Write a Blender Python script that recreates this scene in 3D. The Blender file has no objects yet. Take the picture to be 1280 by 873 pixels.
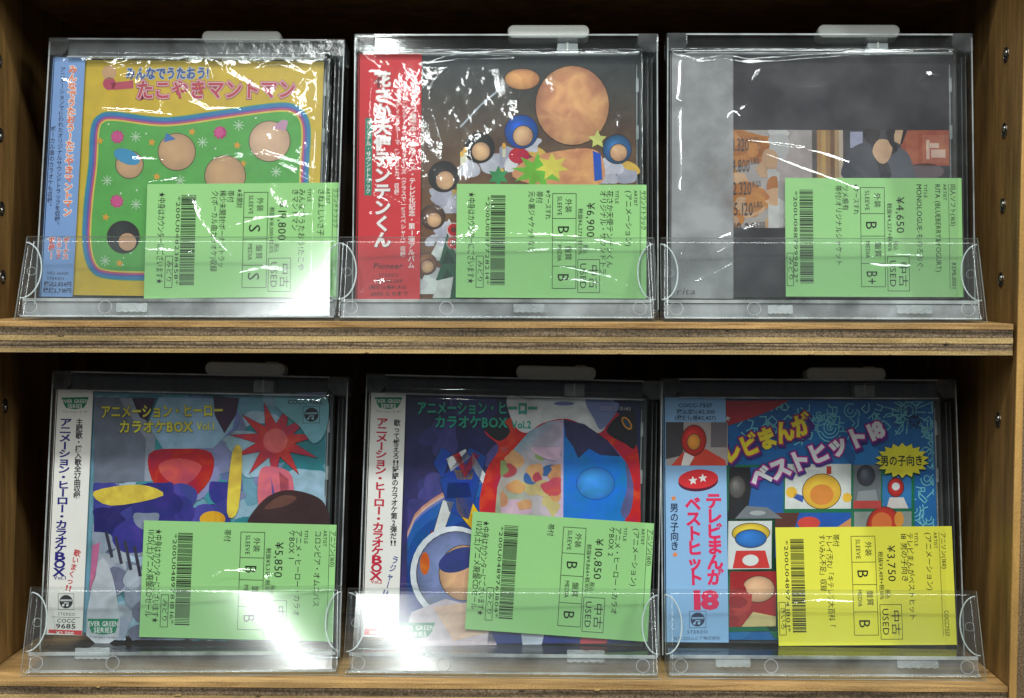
import bpy, math, random
import numpy as np
from math import sin, cos, radians, pi
from mathutils import Matrix, Vector, noise

sc = bpy.context.scene
COL = sc.collection

# ------------------------------------------------------------------ camera
cam_d = bpy.data.cameras.new('camera')
cam = bpy.data.objects.new('camera', cam_d); COL.objects.link(cam)
cam_d.sensor_width = 36.0
cam_d.lens = 36.0 * 1708.6 / 1280.0
cam_d.clip_start = 0.02; cam_d.clip_end = 60
def cam_axes(pitch, yaw, roll):
    f = Vector((-sin(yaw)*cos(pitch), cos(yaw)*cos(pitch), sin(pitch)))
    r = Vector((cos(yaw), sin(yaw), 0)); u = r.cross(f)
    return cos(roll)*r + sin(roll)*u, -sin(roll)*r + cos(roll)*u, f
_r, _u, _f = cam_axes(radians(-3.126), radians(0.707), radians(0.145))
M = Matrix((_r, _u, -_f)).transposed().to_4x4(); M.translation = (0, -0.6503, 0.1975)
cam.matrix_world = M
sc.camera = cam

# ------------------------------------------------------------------ light
world = bpy.data.worlds.new('World'); sc.world = world; world.use_nodes = True
bg = world.node_tree.nodes['Background']
bg.inputs['Color'].default_value = (0.80, 0.90, 1.0, 1); bg.inputs['Strength'].default_value = 0.075

def strip(name, loc, sx, sy, power, aim=None, color=(0.95, 1.0, 0.97)):
    """a ceiling fluorescent fitting"""
    l = bpy.data.lights.new(name, 'AREA'); l.shape = 'RECTANGLE'; l.size = sx; l.size_y = sy
    l.energy = power; l.color = color
    o = bpy.data.objects.new(name, l); COL.objects.link(o); o.location = loc
    if aim is not None:
        o.rotation_euler = (Vector(aim) - Vector(loc)).to_track_quat('-Z', 'Y').to_euler()
    return o
strip('ceiling_lamp', (-0.42, -2.42, 1.55), 0.08, 2.64, 50)
strip('ceiling_lamp', (0.05, -0.95, 1.52), 1.7, 0.13, 30, (0.05, -0.35, 0.0))
strip('ceiling_lamp', (2.20, -1.4, 1.6), 0.12, 1.6, 46, (0.6, -0.3, 0.0))
strip('ceiling_lamp', (-2.4, -1.6, 1.6), 0.12, 1.6, 8, (-1.2, -0.6, 0.0))

sc.view_settings.view_transform = 'Standard'
sc.view_settings.look = 'None'
sc.view_settings.exposure = -0.22
sc.view_settings.gamma = 1.0
sc.cycles.transparent_max_bounces = 40
sc.cycles.max_bounces = 14
sc.cycles.sample_clamp_indirect = 4.0
sc.cycles.use_denoising = True

# ------------------------------------------------------------------ helpers
def lin(c):
    c = c/255.0
    return c/12.92 if c <= 0.04045 else ((c+0.055)/1.055)**2.4
def C(r, g, b): return (lin(r), lin(g), lin(b))

def tag(o, label=None, cat=None, group=None, kind=None):
    if label: o['label'] = label
    if cat: o['category'] = cat
    if group: o['group'] = group
    if kind: o['kind'] = kind
    return o
def empty(name, mat):
    o = bpy.data.objects.new(name, None); COL.objects.link(o)
    o.empty_display_size = 0.01; o.matrix_world = mat
    return o

class MB:
    """collects faces, links them as one mesh object"""
    def __init__(s): s.v = []; s.f = []; s.m = []
    def quadbox(s, lo, hi, mi=0, side=None):
        x0,y0,z0 = lo; x1,y1,z1 = hi; b = len(s.v)
        s.v += [(x0,y0,z0),(x1,y0,z0),(x1,y1,z0),(x0,y1,z0),(x0,y0,z1),(x1,y0,z1),(x1,y1,z1),(x0,y1,z1)]
        for f in ((0,3,2,1),(4,5,6,7),(0,1,5,4),(1,2,6,5),(2,3,7,6),(3,0,4,7)):
            s.f.append(tuple(b+i for i in f)); s.m.append(mi)
        return s
    def prism(s, pts, z0, z1, mi=0, mside=None):
        n = len(pts); b = len(s.v)
        s.v += [(p[0],p[1],z0) for p in pts] + [(p[0],p[1],z1) for p in pts]
        s.f.append(tuple(b+i for i in range(n))[::-1]); s.m.append(mi)
        s.f.append(tuple(b+n+i for i in range(n))); s.m.append(mi)
        for i in range(n):
            j = (i+1) % n
            s.f.append((b+i, b+j, b+n+j, b+n+i)); s.m.append(mi if mside is None else mside)
        return s
    def ring(s, cx, cy, z, r, w, n=28, mi=0):
        """torus lying in xy"""
        b = len(s.v); k = 6
        for i in range(n):
            a = 2*pi*i/n
            for j in range(k):
                t = 2*pi*j/k; q = r + w*cos(t)
                s.v.append((cx+q*cos(a), cy+q*sin(a), z+w*sin(t)))
        for i in range(n):
            for j in range(k):
                s.f.append((b+i*k+j, b+((i+1)%n)*k+j, b+((i+1)%n)*k+(j+1)%k, b+i*k+(j+1)%k)); s.m.append(mi)
        return s
    def tube(s, pts, r, k=6, mi=0):
        b = len(s.v); pts = [Vector(p) for p in pts]
        for i, p in enumerate(pts):
            t = (pts[min(i+1, len(pts)-1)]-pts[max(i-1, 0)]).normalized(); a = t.cross(Vector((0, 0, 1))).normalized(); c = a.cross(t)
            for j in range(k):
                w = 2*pi*j/k; s.v.append(tuple(p+a*r*cos(w)+c*r*sin(w)))
        for i in range(len(pts)-1):
            for j in range(k): s.f.append((b+i*k+j, b+i*k+(j+1)%k, b+(i+1)*k+(j+1)%k, b+(i+1)*k+j)); s.m.append(mi)
        return s
    def build(s, name, mats, parent=None, mat=None, bevel=0, smooth=False):
        me = bpy.data.meshes.new(name); me.from_pydata(s.v, [], s.f)
        for m in (mats if isinstance(mats, (list, tuple)) else [mats]): me.materials.append(m)
        me.polygons.foreach_set('material_index', s.m)
        if smooth: me.polygons.foreach_set('use_smooth', [True]*len(s.f))
        me.update()
        o = bpy.data.objects.new(name, me); COL.objects.link(o)
        if parent is not None: o.parent = parent
        if mat is not None: o.matrix_local = mat
        if bevel:
            bv = o.modifiers.new('bevel', 'BEVEL'); bv.width = bevel; bv.segments = 2
            bv.limit_method = 'ANGLE'; bv.angle_limit = radians(40)
        return o

def rrect(x0, y0, x1, y1, r, n=5):
    pts = []
    for cx, cy, a in ((x1-r,y1-r,0),(x0+r,y1-r,90),(x0+r,y0+r,180),(x1-r,y0+r,270)):
        for i in range(n+1):
            t = radians(a + 90*i/n); pts.append((cx+r*cos(t), cy+r*sin(t)))
    return pts

# ------------------------------------------------------------------ materials
def mat(name):
    m = bpy.data.materials.new(name); m.use_nodes = True
    nt = m.node_tree; nt.nodes.clear()
    out = nt.nodes.new('ShaderNodeOutputMaterial')
    return m, nt, out
def N(nt, t, **kw):
    n = nt.nodes.new(t)
    for k, v in kw.items():
        if hasattr(n, k): setattr(n, k, v)
        else: n.inputs[k].default_value = v
    return n
def L(nt, a, b): nt.links.new(a, b)

def clear_mat(name, tint=(0.96,0.975,0.975), haze=0.03, hazecol=(0.8,0.83,0.85), rough=0.05, ior=1.47, bump=0.0, bscale=60, bdetail=3, aniso=(1,1,1), boost=1.0):
    m, nt, out = mat(name)
    geo = N(nt, 'ShaderNodeNewGeometry')
    iv = N(nt, 'ShaderNodeMix'); iv.data_type = 'FLOAT'
    iv.inputs['A'].default_value = ior; iv.inputs['B'].default_value = 1/ior
    L(nt, geo.outputs['Backfacing'], iv.inputs['Factor'])
    fr = N(nt, 'ShaderNodeFresnel'); L(nt, iv.outputs['Result'], fr.inputs['IOR'])
    fac = fr.outputs['Fac']
    if boost != 1.0:
        mu = N(nt, 'ShaderNodeMath', operation='MULTIPLY', use_clamp=True); mu.inputs[1].default_value = boost
        L(nt, fac, mu.inputs[0]); fac = mu.outputs[0]
    tr = N(nt, 'ShaderNodeBsdfTransparent'); tr.inputs['Color'].default_value = (*tint, 1)
    gl = N(nt, 'ShaderNodeBsdfGlossy'); gl.inputs['Roughness'].default_value = rough
    df = N(nt, 'ShaderNodeBsdfDiffuse'); df.inputs['Color'].default_value = (*hazecol, 1)
    m1 = N(nt, 'ShaderNodeMixShader'); m1.inputs[0].default_value = haze
    L(nt, tr.outputs[0], m1.inputs[1]); L(nt, df.outputs[0], m1.inputs[2])
    m2 = N(nt, 'ShaderNodeMixShader')
    L(nt, fac, m2.inputs[0]); L(nt, m1.outputs[0], m2.inputs[1]); L(nt, gl.outputs[0], m2.inputs[2])
    L(nt, m2.outputs[0], out.inputs['Surface'])
    tc = N(nt, 'ShaderNodeTexCoord')
    mp = N(nt, 'ShaderNodeMapping'); mp.inputs['Scale'].default_value = aniso
    L(nt, tc.outputs['Object'], mp.inputs['Vector'])
    if bump:
        nz = N(nt, 'ShaderNodeTexNoise'); nz.inputs['Scale'].default_value = bscale; nz.inputs['Detail'].default_value = bdetail
        L(nt, mp.outputs[0], nz.inputs['Vector'])
        bp = N(nt, 'ShaderNodeBump'); bp.inputs['Strength'].default_value = 1.0; bp.inputs['Distance'].default_value = bump
        L(nt, nz.outputs[0], bp.inputs['Height']); L(nt, bp.outputs[0], gl.inputs['Normal']); L(nt, bp.outputs[0], fr.inputs['Normal'])
    # smudges and scuffs: the haze is uneven
    sm = N(nt, 'ShaderNodeTexNoise'); sm.inputs['Scale'].default_value = 45; sm.inputs['Detail'].default_value = 6
    L(nt, tc.outputs['Object'], sm.inputs['Vector'])
    rp = N(nt, 'ShaderNodeMapRange'); rp.inputs['From Min'].default_value = 0.35; rp.inputs['From Max'].default_value = 0.75
    rp.inputs['To Min'].default_value = haze*0.5; rp.inputs['To Max'].default_value = haze*2.0
    L(nt, sm.outputs[0], rp.inputs['Value']); L(nt, rp.outputs[0], m1.inputs[0])
    return m

def solid(name, col, rough=0.5, spec=0.5, metallic=0, noise_amt=0.0, nscale=200, bump=0, coat=0):
    m, nt, out = mat(name)
    p = N(nt, 'ShaderNodeBsdfPrincipled')
    p.inputs['Base Color'].default_value = (*col, 1); p.inputs['Roughness'].default_value = rough
    p.inputs['Metallic'].default_value = metallic; p.inputs['Specular IOR Level'].default_value = spec
    L(nt, p.outputs[0], out.inputs['Surface'])
    if noise_amt or bump:
        tc = N(nt, 'ShaderNodeTexCoord'); nz = N(nt, 'ShaderNodeTexNoise'); nz.inputs['Scale'].default_value = nscale; nz.inputs['Detail'].default_value = 5
        L(nt, tc.outputs['Object'], nz.inputs['Vector'])
        mx = N(nt, 'ShaderNodeMix'); mx.data_type = 'RGBA'
        mx.inputs['A'].default_value = (*[c*(1-noise_amt) for c in col], 1); mx.inputs['B'].default_value = (*[min(1, c*(1+noise_amt)) for c in col], 1)
        L(nt, nz.outputs[0], mx.inputs['Factor']); L(nt, mx.outputs['Result'], p.inputs['Base Color'])
        if bump:
            bp = N(nt, 'ShaderNodeBump'); bp.inputs['Distance'].default_value = bump; L(nt, nz.outputs[0], bp.inputs['Height']); L(nt, bp.outputs[0], p.inputs['Normal'])
    return m

def print_mat(name, rough, spec=0.4, wash=0.0):
    """ink on paper: colour from the printed colour layer, a faint paper mottle"""
    m, nt, out = mat(name)
    p = N(nt, 'ShaderNodeBsdfPrincipled'); p.inputs['Roughness'].default_value = rough; p.inputs['Specular IOR Level'].default_value = spec
    at = N(nt, 'ShaderNodeAttribute'); at.attribute_name = 'ink'
    tc = N(nt, 'ShaderNodeTexCoord'); nz = N(nt, 'ShaderNodeTexNoise'); nz.inputs['Scale'].default_value = 130; nz.inputs['Detail'].default_value = 6
    L(nt, tc.outputs['Object'], nz.inputs['Vector'])
    mr = N(nt, 'ShaderNodeMapRange'); mr.inputs['To Min'].default_value = 0.80; mr.inputs['To Max'].default_value = 1.18
    L(nt, nz.outputs[0], mr.inputs['Value'])
    mu = N(nt, 'ShaderNodeVectorMath', operation='SCALE'); L(nt, at.outputs['Color'], mu.inputs[0]); L(nt, mr.outputs[0], mu.inputs['Scale'])
    if wash:      # brush-like washes of slightly different hue
        n2 = N(nt, 'ShaderNodeTexNoise'); n2.inputs['Scale'].default_value = 75; n2.inputs['Detail'].default_value = 5; n2.inputs['Distortion'].default_value = 1.2
        L(nt, tc.outputs['Object'], n2.inputs['Vector'])
        hs = N(nt, 'ShaderNodeHueSaturation'); hs.inputs['Saturation'].default_value = 1.04
        h1 = N(nt, 'ShaderNodeMapRange'); h1.inputs['From Min'].default_value = 0.3; h1.inputs['From Max'].default_value = 0.7; h1.inputs['To Min'].default_value = 0.5-wash*0.018; h1.inputs['To Max'].default_value = 0.5+wash*0.018
        h2 = N(nt, 'ShaderNodeMapRange'); h2.inputs['From Min'].default_value = 0.3; h2.inputs['From Max'].default_value = 0.7; h2.inputs['To Min'].default_value = 1-wash*0.30; h2.inputs['To Max'].default_value = 1+wash*0.22
        L(nt, n2.outputs[0], h1.inputs['Value']); L(nt, n2.outputs[0], h2.inputs['Value'])
        L(nt, h1.outputs[0], hs.inputs['Hue']); L(nt, h2.outputs[0], hs.inputs['Value']); L(nt, mu.outputs[0], hs.inputs['Color'])
        L(nt, hs.outputs[0], p.inputs['Base Color'])
    else: L(nt, mu.outputs[0], p.inputs['Base Color'])
    L(nt, p.outputs[0], out.inputs['Surface'])
    return m

def wood(name, dark, light, axis, scale=1.0, rough=0.55, streak=70, speck=0.0, contrast=(0.3,0.7), wave=0.0):
    """grain stretched along one axis (0 x, 1 y, 2 z)"""
    m, nt, out = mat(name)
    p = N(nt, 'ShaderNodeBsdfPrincipled'); p.inputs['Roughness'].default_value = rough; p.inputs['Specular IOR Level'].default_value = 0.3
    tc = N(nt, 'ShaderNodeTexCoord'); mp = N(nt, 'ShaderNodeMapping')
    s = [streak*scale]*3; s[axis] = streak*scale*0.06
    mp.inputs['Scale'].default_value = s; L(nt, tc.outputs['Object'], mp.inputs['Vector'])
    n1 = N(nt, 'ShaderNodeTexNoise'); n1.inputs['Scale'].default_value = 1; n1.inputs['Detail'].default_value = 7; n1.inputs['Roughness'].default_value = 0.6; n1.inputs['Distortion'].default_value = 0.6
    L(nt, mp.outputs[0], n1.inputs['Vector'])
    mp2 = N(nt, 'ShaderNodeMapping'); s2 = [streak*scale*6]*3; s2[axis] = streak*scale*0.3
    mp2.inputs['Scale'].default_value = s2; L(nt, tc.outputs['Object'], mp2.inputs['Vector'])
    n2 = N(nt, 'ShaderNodeTexNoise'); n2.inputs['Scale'].default_value = 1; n2.inputs['Detail'].default_value = 4
    L(nt, mp2.outputs[0], n2.inputs['Vector'])
    ad = N(nt, 'ShaderNodeMath', operation='MULTIPLY_ADD'); ad.inputs[1].default_value = 0.5; L(nt, n2.outputs[0], ad.inputs[0])
    h = N(nt, 'ShaderNodeMath', operation='MULTIPLY'); h.inputs[1].default_value = 0.75; L(nt, n1.outputs[0], h.inputs[0]); L(nt, h.outputs[0], ad.inputs[2])
    val = ad.outputs[0]
    if wave:
        wv = N(nt, 'ShaderNodeTexWave'); wv.bands_direction = 'Z' if axis == 0 else 'X'; wv.inputs['Scale'].default_value = wave
        wv.inputs['Distortion'].default_value = 5; wv.inputs['Detail'].default_value = 3; wv.inputs['Detail Scale'].default_value = 1.5
        mp3 = N(nt, 'ShaderNodeMapping'); s3 = [1,1,1]; s3[axis] = 0.12; mp3.inputs['Scale'].default_value = s3
        L(nt, tc.outputs['Object'], mp3.inputs['Vector']); L(nt, mp3.outputs[0], wv.inputs['Vector'])
        mw = N(nt, 'ShaderNodeMix'); mw.data_type = 'FLOAT'; mw.inputs['Factor'].default_value = 0.45
        L(nt, val, mw.inputs['A']); L(nt, wv.outputs['Fac'], mw.inputs['B']); val = mw.outputs['Result']
    rp = N(nt, 'ShaderNodeValToRGB'); e = rp.color_ramp.elements
    e[0].position = contrast[0]; e[0].color = (*dark, 1); e[1].position = contrast[1]; e[1].color = (*light, 1)
    L(nt, val, rp.inputs[0]); colr = rp.outputs[0]
    if speck:
        vs = N(nt, 'ShaderNodeTexNoise'); vs.inputs['Scale'].default_value = 1300; vs.inputs['Detail'].default_value = 2
        L(nt, tc.outputs['Object'], vs.inputs['Vector'])
        mr = N(nt, 'ShaderNodeMapRange'); mr.inputs['From Min'].default_value = 0.35; mr.inputs['From Max'].default_value = 0.65
        mr.inputs['To Min'].default_value = 1-speck; mr.inputs['To Max'].default_value = 1+speck; L(nt, vs.outputs[0], mr.inputs['Value'])
        sv = N(nt, 'ShaderNodeVectorMath', operation='SCALE'); L(nt, colr, sv.inputs[0]); L(nt, mr.outputs[0], sv.inputs['Scale']); colr = sv.outputs[0]
    gm = N(nt, 'ShaderNodeTexNoise'); gm.inputs['Scale'].default_value = 1.0; gm.inputs['Detail'].default_value = 5
    mg = N(nt, 'ShaderNodeMapping'); sg = [70]*3; sg[axis] = 14; mg.inputs['Scale'].default_value = sg; L(nt, tc.outputs['Object'], mg.inputs['Vector']); L(nt, mg.outputs[0], gm.inputs['Vector'])
    gr = N(nt, 'ShaderNodeMapRange'); gr.inputs['From Min'].default_value = 0.3; gr.inputs['From Max'].default_value = 0.65; gr.inputs['To Min'].default_value = 0.55; gr.inputs['To Max'].default_value = 1.12
    L(nt, gm.outputs[0], gr.inputs['Value'])
    gv = N(nt, 'ShaderNodeVectorMath', operation='SCALE'); L(nt, colr, gv.inputs[0]); L(nt, gr.outputs[0], gv.inputs['Scale']); colr = gv.outputs[0]
    L(nt, colr, p.inputs['Base Color'])
    bp = N(nt, 'ShaderNodeBump'); bp.inputs['Distance'].default_value = 0.0004; bp.inputs['Strength'].default_value = 0.6
    L(nt, val, bp.inputs['Height']); L(nt, bp.outputs[0], p.inputs['Normal'])
    L(nt, p.outputs[0], out.inputs['Surface'])
    return m

M_CLEAR = clear_mat('clear_plastic', haze=0.008, rough=0.06)
M_LIP   = clear_mat('lip_plastic', haze=0.012, rough=0.118, bump=0.00003, bscale=40, bdetail=2)
M_EDGE  = clear_mat('polished_edge', tint=(0.9,0.93,0.93), haze=0.24, hazecol=(0.9,0.93,0.94), rough=0.12)
M_MILK  = clear_mat('milky_plastic', tint=(0.86,0.88,0.88), haze=0.06, rough=0.15, bump=0.0003, bscale=200)
M_RIM   = clear_mat('lip_rim', tint=(0.9,0.93,0.93), haze=0.5, hazecol=(0.9,0.94,0.95), rough=0.15)
M_FOOT  = clear_mat('foot_plastic', tint=(0.9,0.91,0.92), haze=0.26, hazecol=(0.82,0.84,0.88), rough=0.2, bump=0.0002, bscale=90)
M_FOOT2 = clear_mat('foot_plastic_clear', tint=(0.95,0.95,0.95), haze=0.09, hazecol=(0.82,0.84,0.88), rough=0.2, bump=0.0002, bscale=90)
M_VELL  = clear_mat('tracing_paper', tint=(0.85,0.85,0.85), haze=0.62, hazecol=(0.33,0.335,0.34), rough=0.5)
M_LID   = clear_mat('jewel_lid', haze=0.004, rough=0.03)
M_FILM  = clear_mat('wrap_film', tint=(0.985,0.985,0.985), haze=0.008, rough=0.065, bump=0.0006, bscale=60, bdetail=4, boost=1.2)
M_FILM2 = clear_mat('slack_film', tint=(0.97,0.975,0.98), haze=0.018, rough=0.06, bump=0.00015, bscale=40, bdetail=2, boost=1.3)
M_FILM4 = clear_mat('slack_veiled_film', tint=(0.97,0.975,0.98), haze=0.04, hazecol=(0.8,0.76,0.80), rough=0.06, bump=0.00015, bscale=40, bdetail=2, boost=1.3)  # purplish haze colour stands in for the sheen veiling the dark cover
M_FILM3 = clear_mat('tight_film', tint=(0.985,0.985,0.985), haze=0.004, rough=0.05, bump=0.0001, bscale=40, bdetail=2)
M_TAPE  = clear_mat('frosted_tape', tint=(0.8,0.82,0.82), haze=0.20, hazecol=(0.85,0.87,0.88), rough=0.4, bump=0.0006, bscale=500)
M_TRAY  = solid('disc_tray', (0.035,0.035,0.038), 0.35, noise_amt=0.15)
M_TAG   = solid('tag_plastic', (0.62,0.62,0.58), 0.42, noise_amt=0.06, nscale=300)
M_STEM  = clear_mat('stem_plastic', tint=(0.8,0.82,0.82), haze=0.5, hazecol=(0.75,0.77,0.78), rough=0.2)
M_METAL = solid('socket_metal', (0.22,0.19,0.15), 0.35, metallic=1.0)
M_GLINT   = solid('glint_metal', (0.30,0.28,0.25), 0.35, metallic=1.0)
M_HOLE  = solid('socket_shade', (0.012,0.01,0.009), 0.7)
M_PRINT = print_mat('glossy_print', 0.35, 0.4)
M_PAINT = print_mat('painted_print', 0.35, 0.4, 0.8)
M_PHOTO = print_mat('photo_print', 0.35, 0.4, 0.45)
M_LABEL = print_mat('matt_label', 0.75, 0.15)
W_SIDE  = wood('side_wood', (0.135,0.070,0.021), (0.33,0.182,0.060), 2, streak=130, speck=0.1, contrast=(0.36,0.76), rough=0.45)
W_BACK  = wood('back_wood', (0.035,0.019,0.009), (0.10,0.054,0.024), 2, streak=50)
W_TOP   = wood('top_veneer', (0.20,0.092,0.026), (0.58,0.345,0.135), 0, streak=150, speck=0.2, contrast=(0.42,0.68))
W_LIGHT = wood('light_ply', (0.30,0.18,0.065), (0.54,0.37,0.16), 0, streak=170, speck=0.25, contrast=(0.38,0.66))
W_DARK  = wood('cross_ply', (0.055,0.034,0.018), (0.27,0.185,0.11), 0, streak=85, speck=0.45, contrast=(0.25,0.72), wave=150)
W_DARK2 = wood('cross_ply_upper', (0.06,0.04,0.022), (0.21,0.145,0.088), 0, streak=120, speck=0.5, contrast=(0.22,0.72), wave=70)
W_EDGE  = wood('front_edge', (0.36,0.185,0.045), (0.56,0.32,0.10), 2, streak=60, speck=0.1)
W_EDGED = wood('front_edge_dark', (0.08,0.05,0.028), (0.24,0.16,0.09), 2, streak=90, speck=0.5)

# ------------------------------------------------------------------ shelf unit
S, T = 0.1746, 0.0149            # upper shelf height over the lower one, board thickness
XL, XR, ZT, DEPTH = -0.267, 0.2312, 0.341, 0.20
ZB = -0.07
unit = empty('shelf_unit', Matrix.Translation((0, 0, ZB)))
tag(unit, 'brown plywood shelf unit with drilled side panels holding six CDs', 'shelf')
U0 = Matrix.Translation((0, 0, -ZB))
def side_panel(x0, sgn):
    """inner face at x0; plies stacked outwards"""
    p = MB().quadbox((min(x0,x0+sgn*0.0035), 0, ZB), (max(x0,x0+sgn*0.0035), DEPTH, ZT+0.06)).build('side_panel', [W_SIDE], unit, U0)
    MB().quadbox((min(x0,x0+sgn*0.0034), -0.0012, ZB), (max(x0,x0+sgn*0.0034), -0.00002, ZT+0.06)).build('edge_strip', [W_EDGE], p)
    a, b = x0+sgn*0.00355, x0+sgn*0.018
    MB().quadbox((min(a,b), -0.0008, ZB), (max(a,b), DEPTH, ZT+0.06)).build('core_ply', [W_EDGED], p)
    return p
pl = side_panel(XL, -1); pr = side_panel(XR, 1)
MB().quadbox((XL-0.018, DEPTH+0.0005, ZB), (XR+0.018, DEPTH+0.006, ZT+0.06)).build('back_panel', [W_BACK], unit, U0)
top = MB().quadbox((XL+0.0004, 0.030, ZT), (XR-0.0004, DEPTH, ZT+0.018)).build('top_board', [W_SIDE], unit, U0)

def board(z, x1):
    """five plies, each its own slab with an uneven front edge"""
    b = MB().quadbox((XL+0.0006, 0.0030, z-T+0.0022), (x1-0.001, DEPTH-0.001, z-0.0012)).build('shelf_board', [W_DARK], unit, U0)
    cuts = [0, 0.0026, 0.0066, 0.0093, 0.0128, T]
    for i, m in enumerate([W_TOP, W_DARK2, W_LIGHT, W_DARK, W_LIGHT]):
        rnd = random.Random(int(z*1000)+i*7); nx = 60; mb = MB()
        zt, zb = z-cuts[i]-(0.00014 if i else 0), z-cuts[i+1]
        deep = DEPTH-0.0008 if i in (0, 4) else 0.0029
        x0 = XL+0.0006
        dy = (0.0, 0.00035, 0.0001, 0.0004, 0.0)[i]
        for k in range(nx+1):
            x = x0+(x1-x0)*k/nx
            w = 0.00028*noise.noise(Vector((x*55, i*9.1+z*31, 0)))
            w2 = 0.00030*noise.noise(Vector((x*30, i*4.3+z*17, 5)))
            yb = max(0, dy+w)
            mb.v += [(x, yb, zt+(w2*0.5 if 0 < i else 0)), (x, yb, zb+(0 if i == 4 else w2*0.5)), (x, deep, zt), (x, deep, zb)]
        for k in range(nx):
            q = k*4
            mb.f += [(q,q+4,q+5,q+1)[::-1], (q,q+2,q+6,q+4)[::-1], (q+1,q+5,q+7,q+3)[::-1]]; mb.m += [0,0,0]
        for q, o in ((0, 1), (nx*4, -1)):
            mb.f.append((q,q+1,q+3,q+2)[::o]); mb.m.append(0)
        mb.build('ply', [m], b)
    rnd = random.Random(int(z*991)+3)
    for k in range(9):                     # splinters and chips in the edge
        x = XL+0.03+rnd.random()*(x1-XL-0.05); zz = z-rnd.choice([0.0028, 0.0066, 0.0093, 0.0145]); w = rnd.uniform(0.0006, 0.002)
        MB().prism([(x-w, zz-0.0002), (x+w*0.6, zz-0.0003), (x+w, zz+0.0003), (x-w*0.4, zz+0.00045)], -0.0004, 0.0007).build('splinter', [W_LIGHT if k % 3 else W_DARK], b,
            Matrix(((1,0,0,0),(0,0,1,0),(0,1,0,0),(0,0,0,1))))
    return b
board(S, XR-0.0016)
board(0.0, XR-0.0004)

def socket(panel, x, sgn, y, z):
    """metal-lined shelf pin socket with its hole"""
    Mx = Matrix(((0,0,sgn,x),(1,0,0,y),(0,sgn,0,z),(0,0,0,1)))       # local z points into the room
    mb = MB()
    mb.ring(0, 0, 0.0001, 0.0034, 0.00035, 24)
    r = mb.build('pin_socket', [M_METAL], panel, Mx, smooth=True)
    mb = MB(); n = 24
    pts = [(0.0031*cos(2*pi*i/n), 0.0031*sin(2*pi*i/n)) for i in range(n)]
    mb.prism(pts, 0.00003, 0.00022); mb.build('hole_shade', [M_HOLE], r)  # black disc on the panel face, painted shade of the opening
    mb = MB()
    for i in range(7):
        t = pi/2*i/6
        for k in range(16):
            a = 2*pi*k/16; mb.v.append((0.0017*cos(t)*cos(a), -0.0008+0.0017*cos(t)*sin(a), 0.0002+0.0012*sin(t)))
    for i in range(6):
        for k in range(16): mb.f.append((i*16+k, i*16+(k+1)%16, (i+1)*16+(k+1)%16, (i+1)*16+k)); mb.m.append(0)
    mb.build('glint_dome', [M_GLINT], r, smooth=True)  # small metal dome added to give the socket its glint
for i, z in enumerate((0.3045, 0.2680, 0.2315, 0.1955)): socket(pr, XR-0.0001, -1, 0.0225, z)
socket(pr, XR-0.0001, -1, 0.0225, 0.1265)
for i, z in enumerate((0.3040, 0.2670, 0.2300, 0.1955, 0.1300)): socket(pl, XL+0.0001, 1, 0.0405, z)

# ------------------------------------------------------------------ lettering
_fc = bpy.data.curves.new('type', 'FONT'); _fc.resolution_u = 2
_fo = bpy.data.objects.new('type', _fc); COL.objects.link(_fo)
_cache = {}
WIDE = lambda ch: ord(ch) > 0x2000 and ch not in '※'
def glyph(ch, off):
    k = (ch, off)
    if k not in _cache:
        _fc.offset = off; _fc.body = ch
        dg = bpy.context.evaluated_depsgraph_get(); dg.update()
        e = _fo.evaluated_get(dg); me = e.to_mesh()
        vs = [(v.co.x, v.co.y) for v in me.vertices]; fs = [tuple(p.vertices) for p in me.polygons]
        e.to_mesh_clear()
        if ch == ' ': adv = 0.35
        elif WIDE(ch): adv = 1.0
        else:
            base = glyph(ch, 0.0)[0] if off else vs
            adv = max(p[0] for p in base)+0.07 if base else 0.4
        _cache[k] = (vs, fs, adv)
    return _cache[k]

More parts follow.
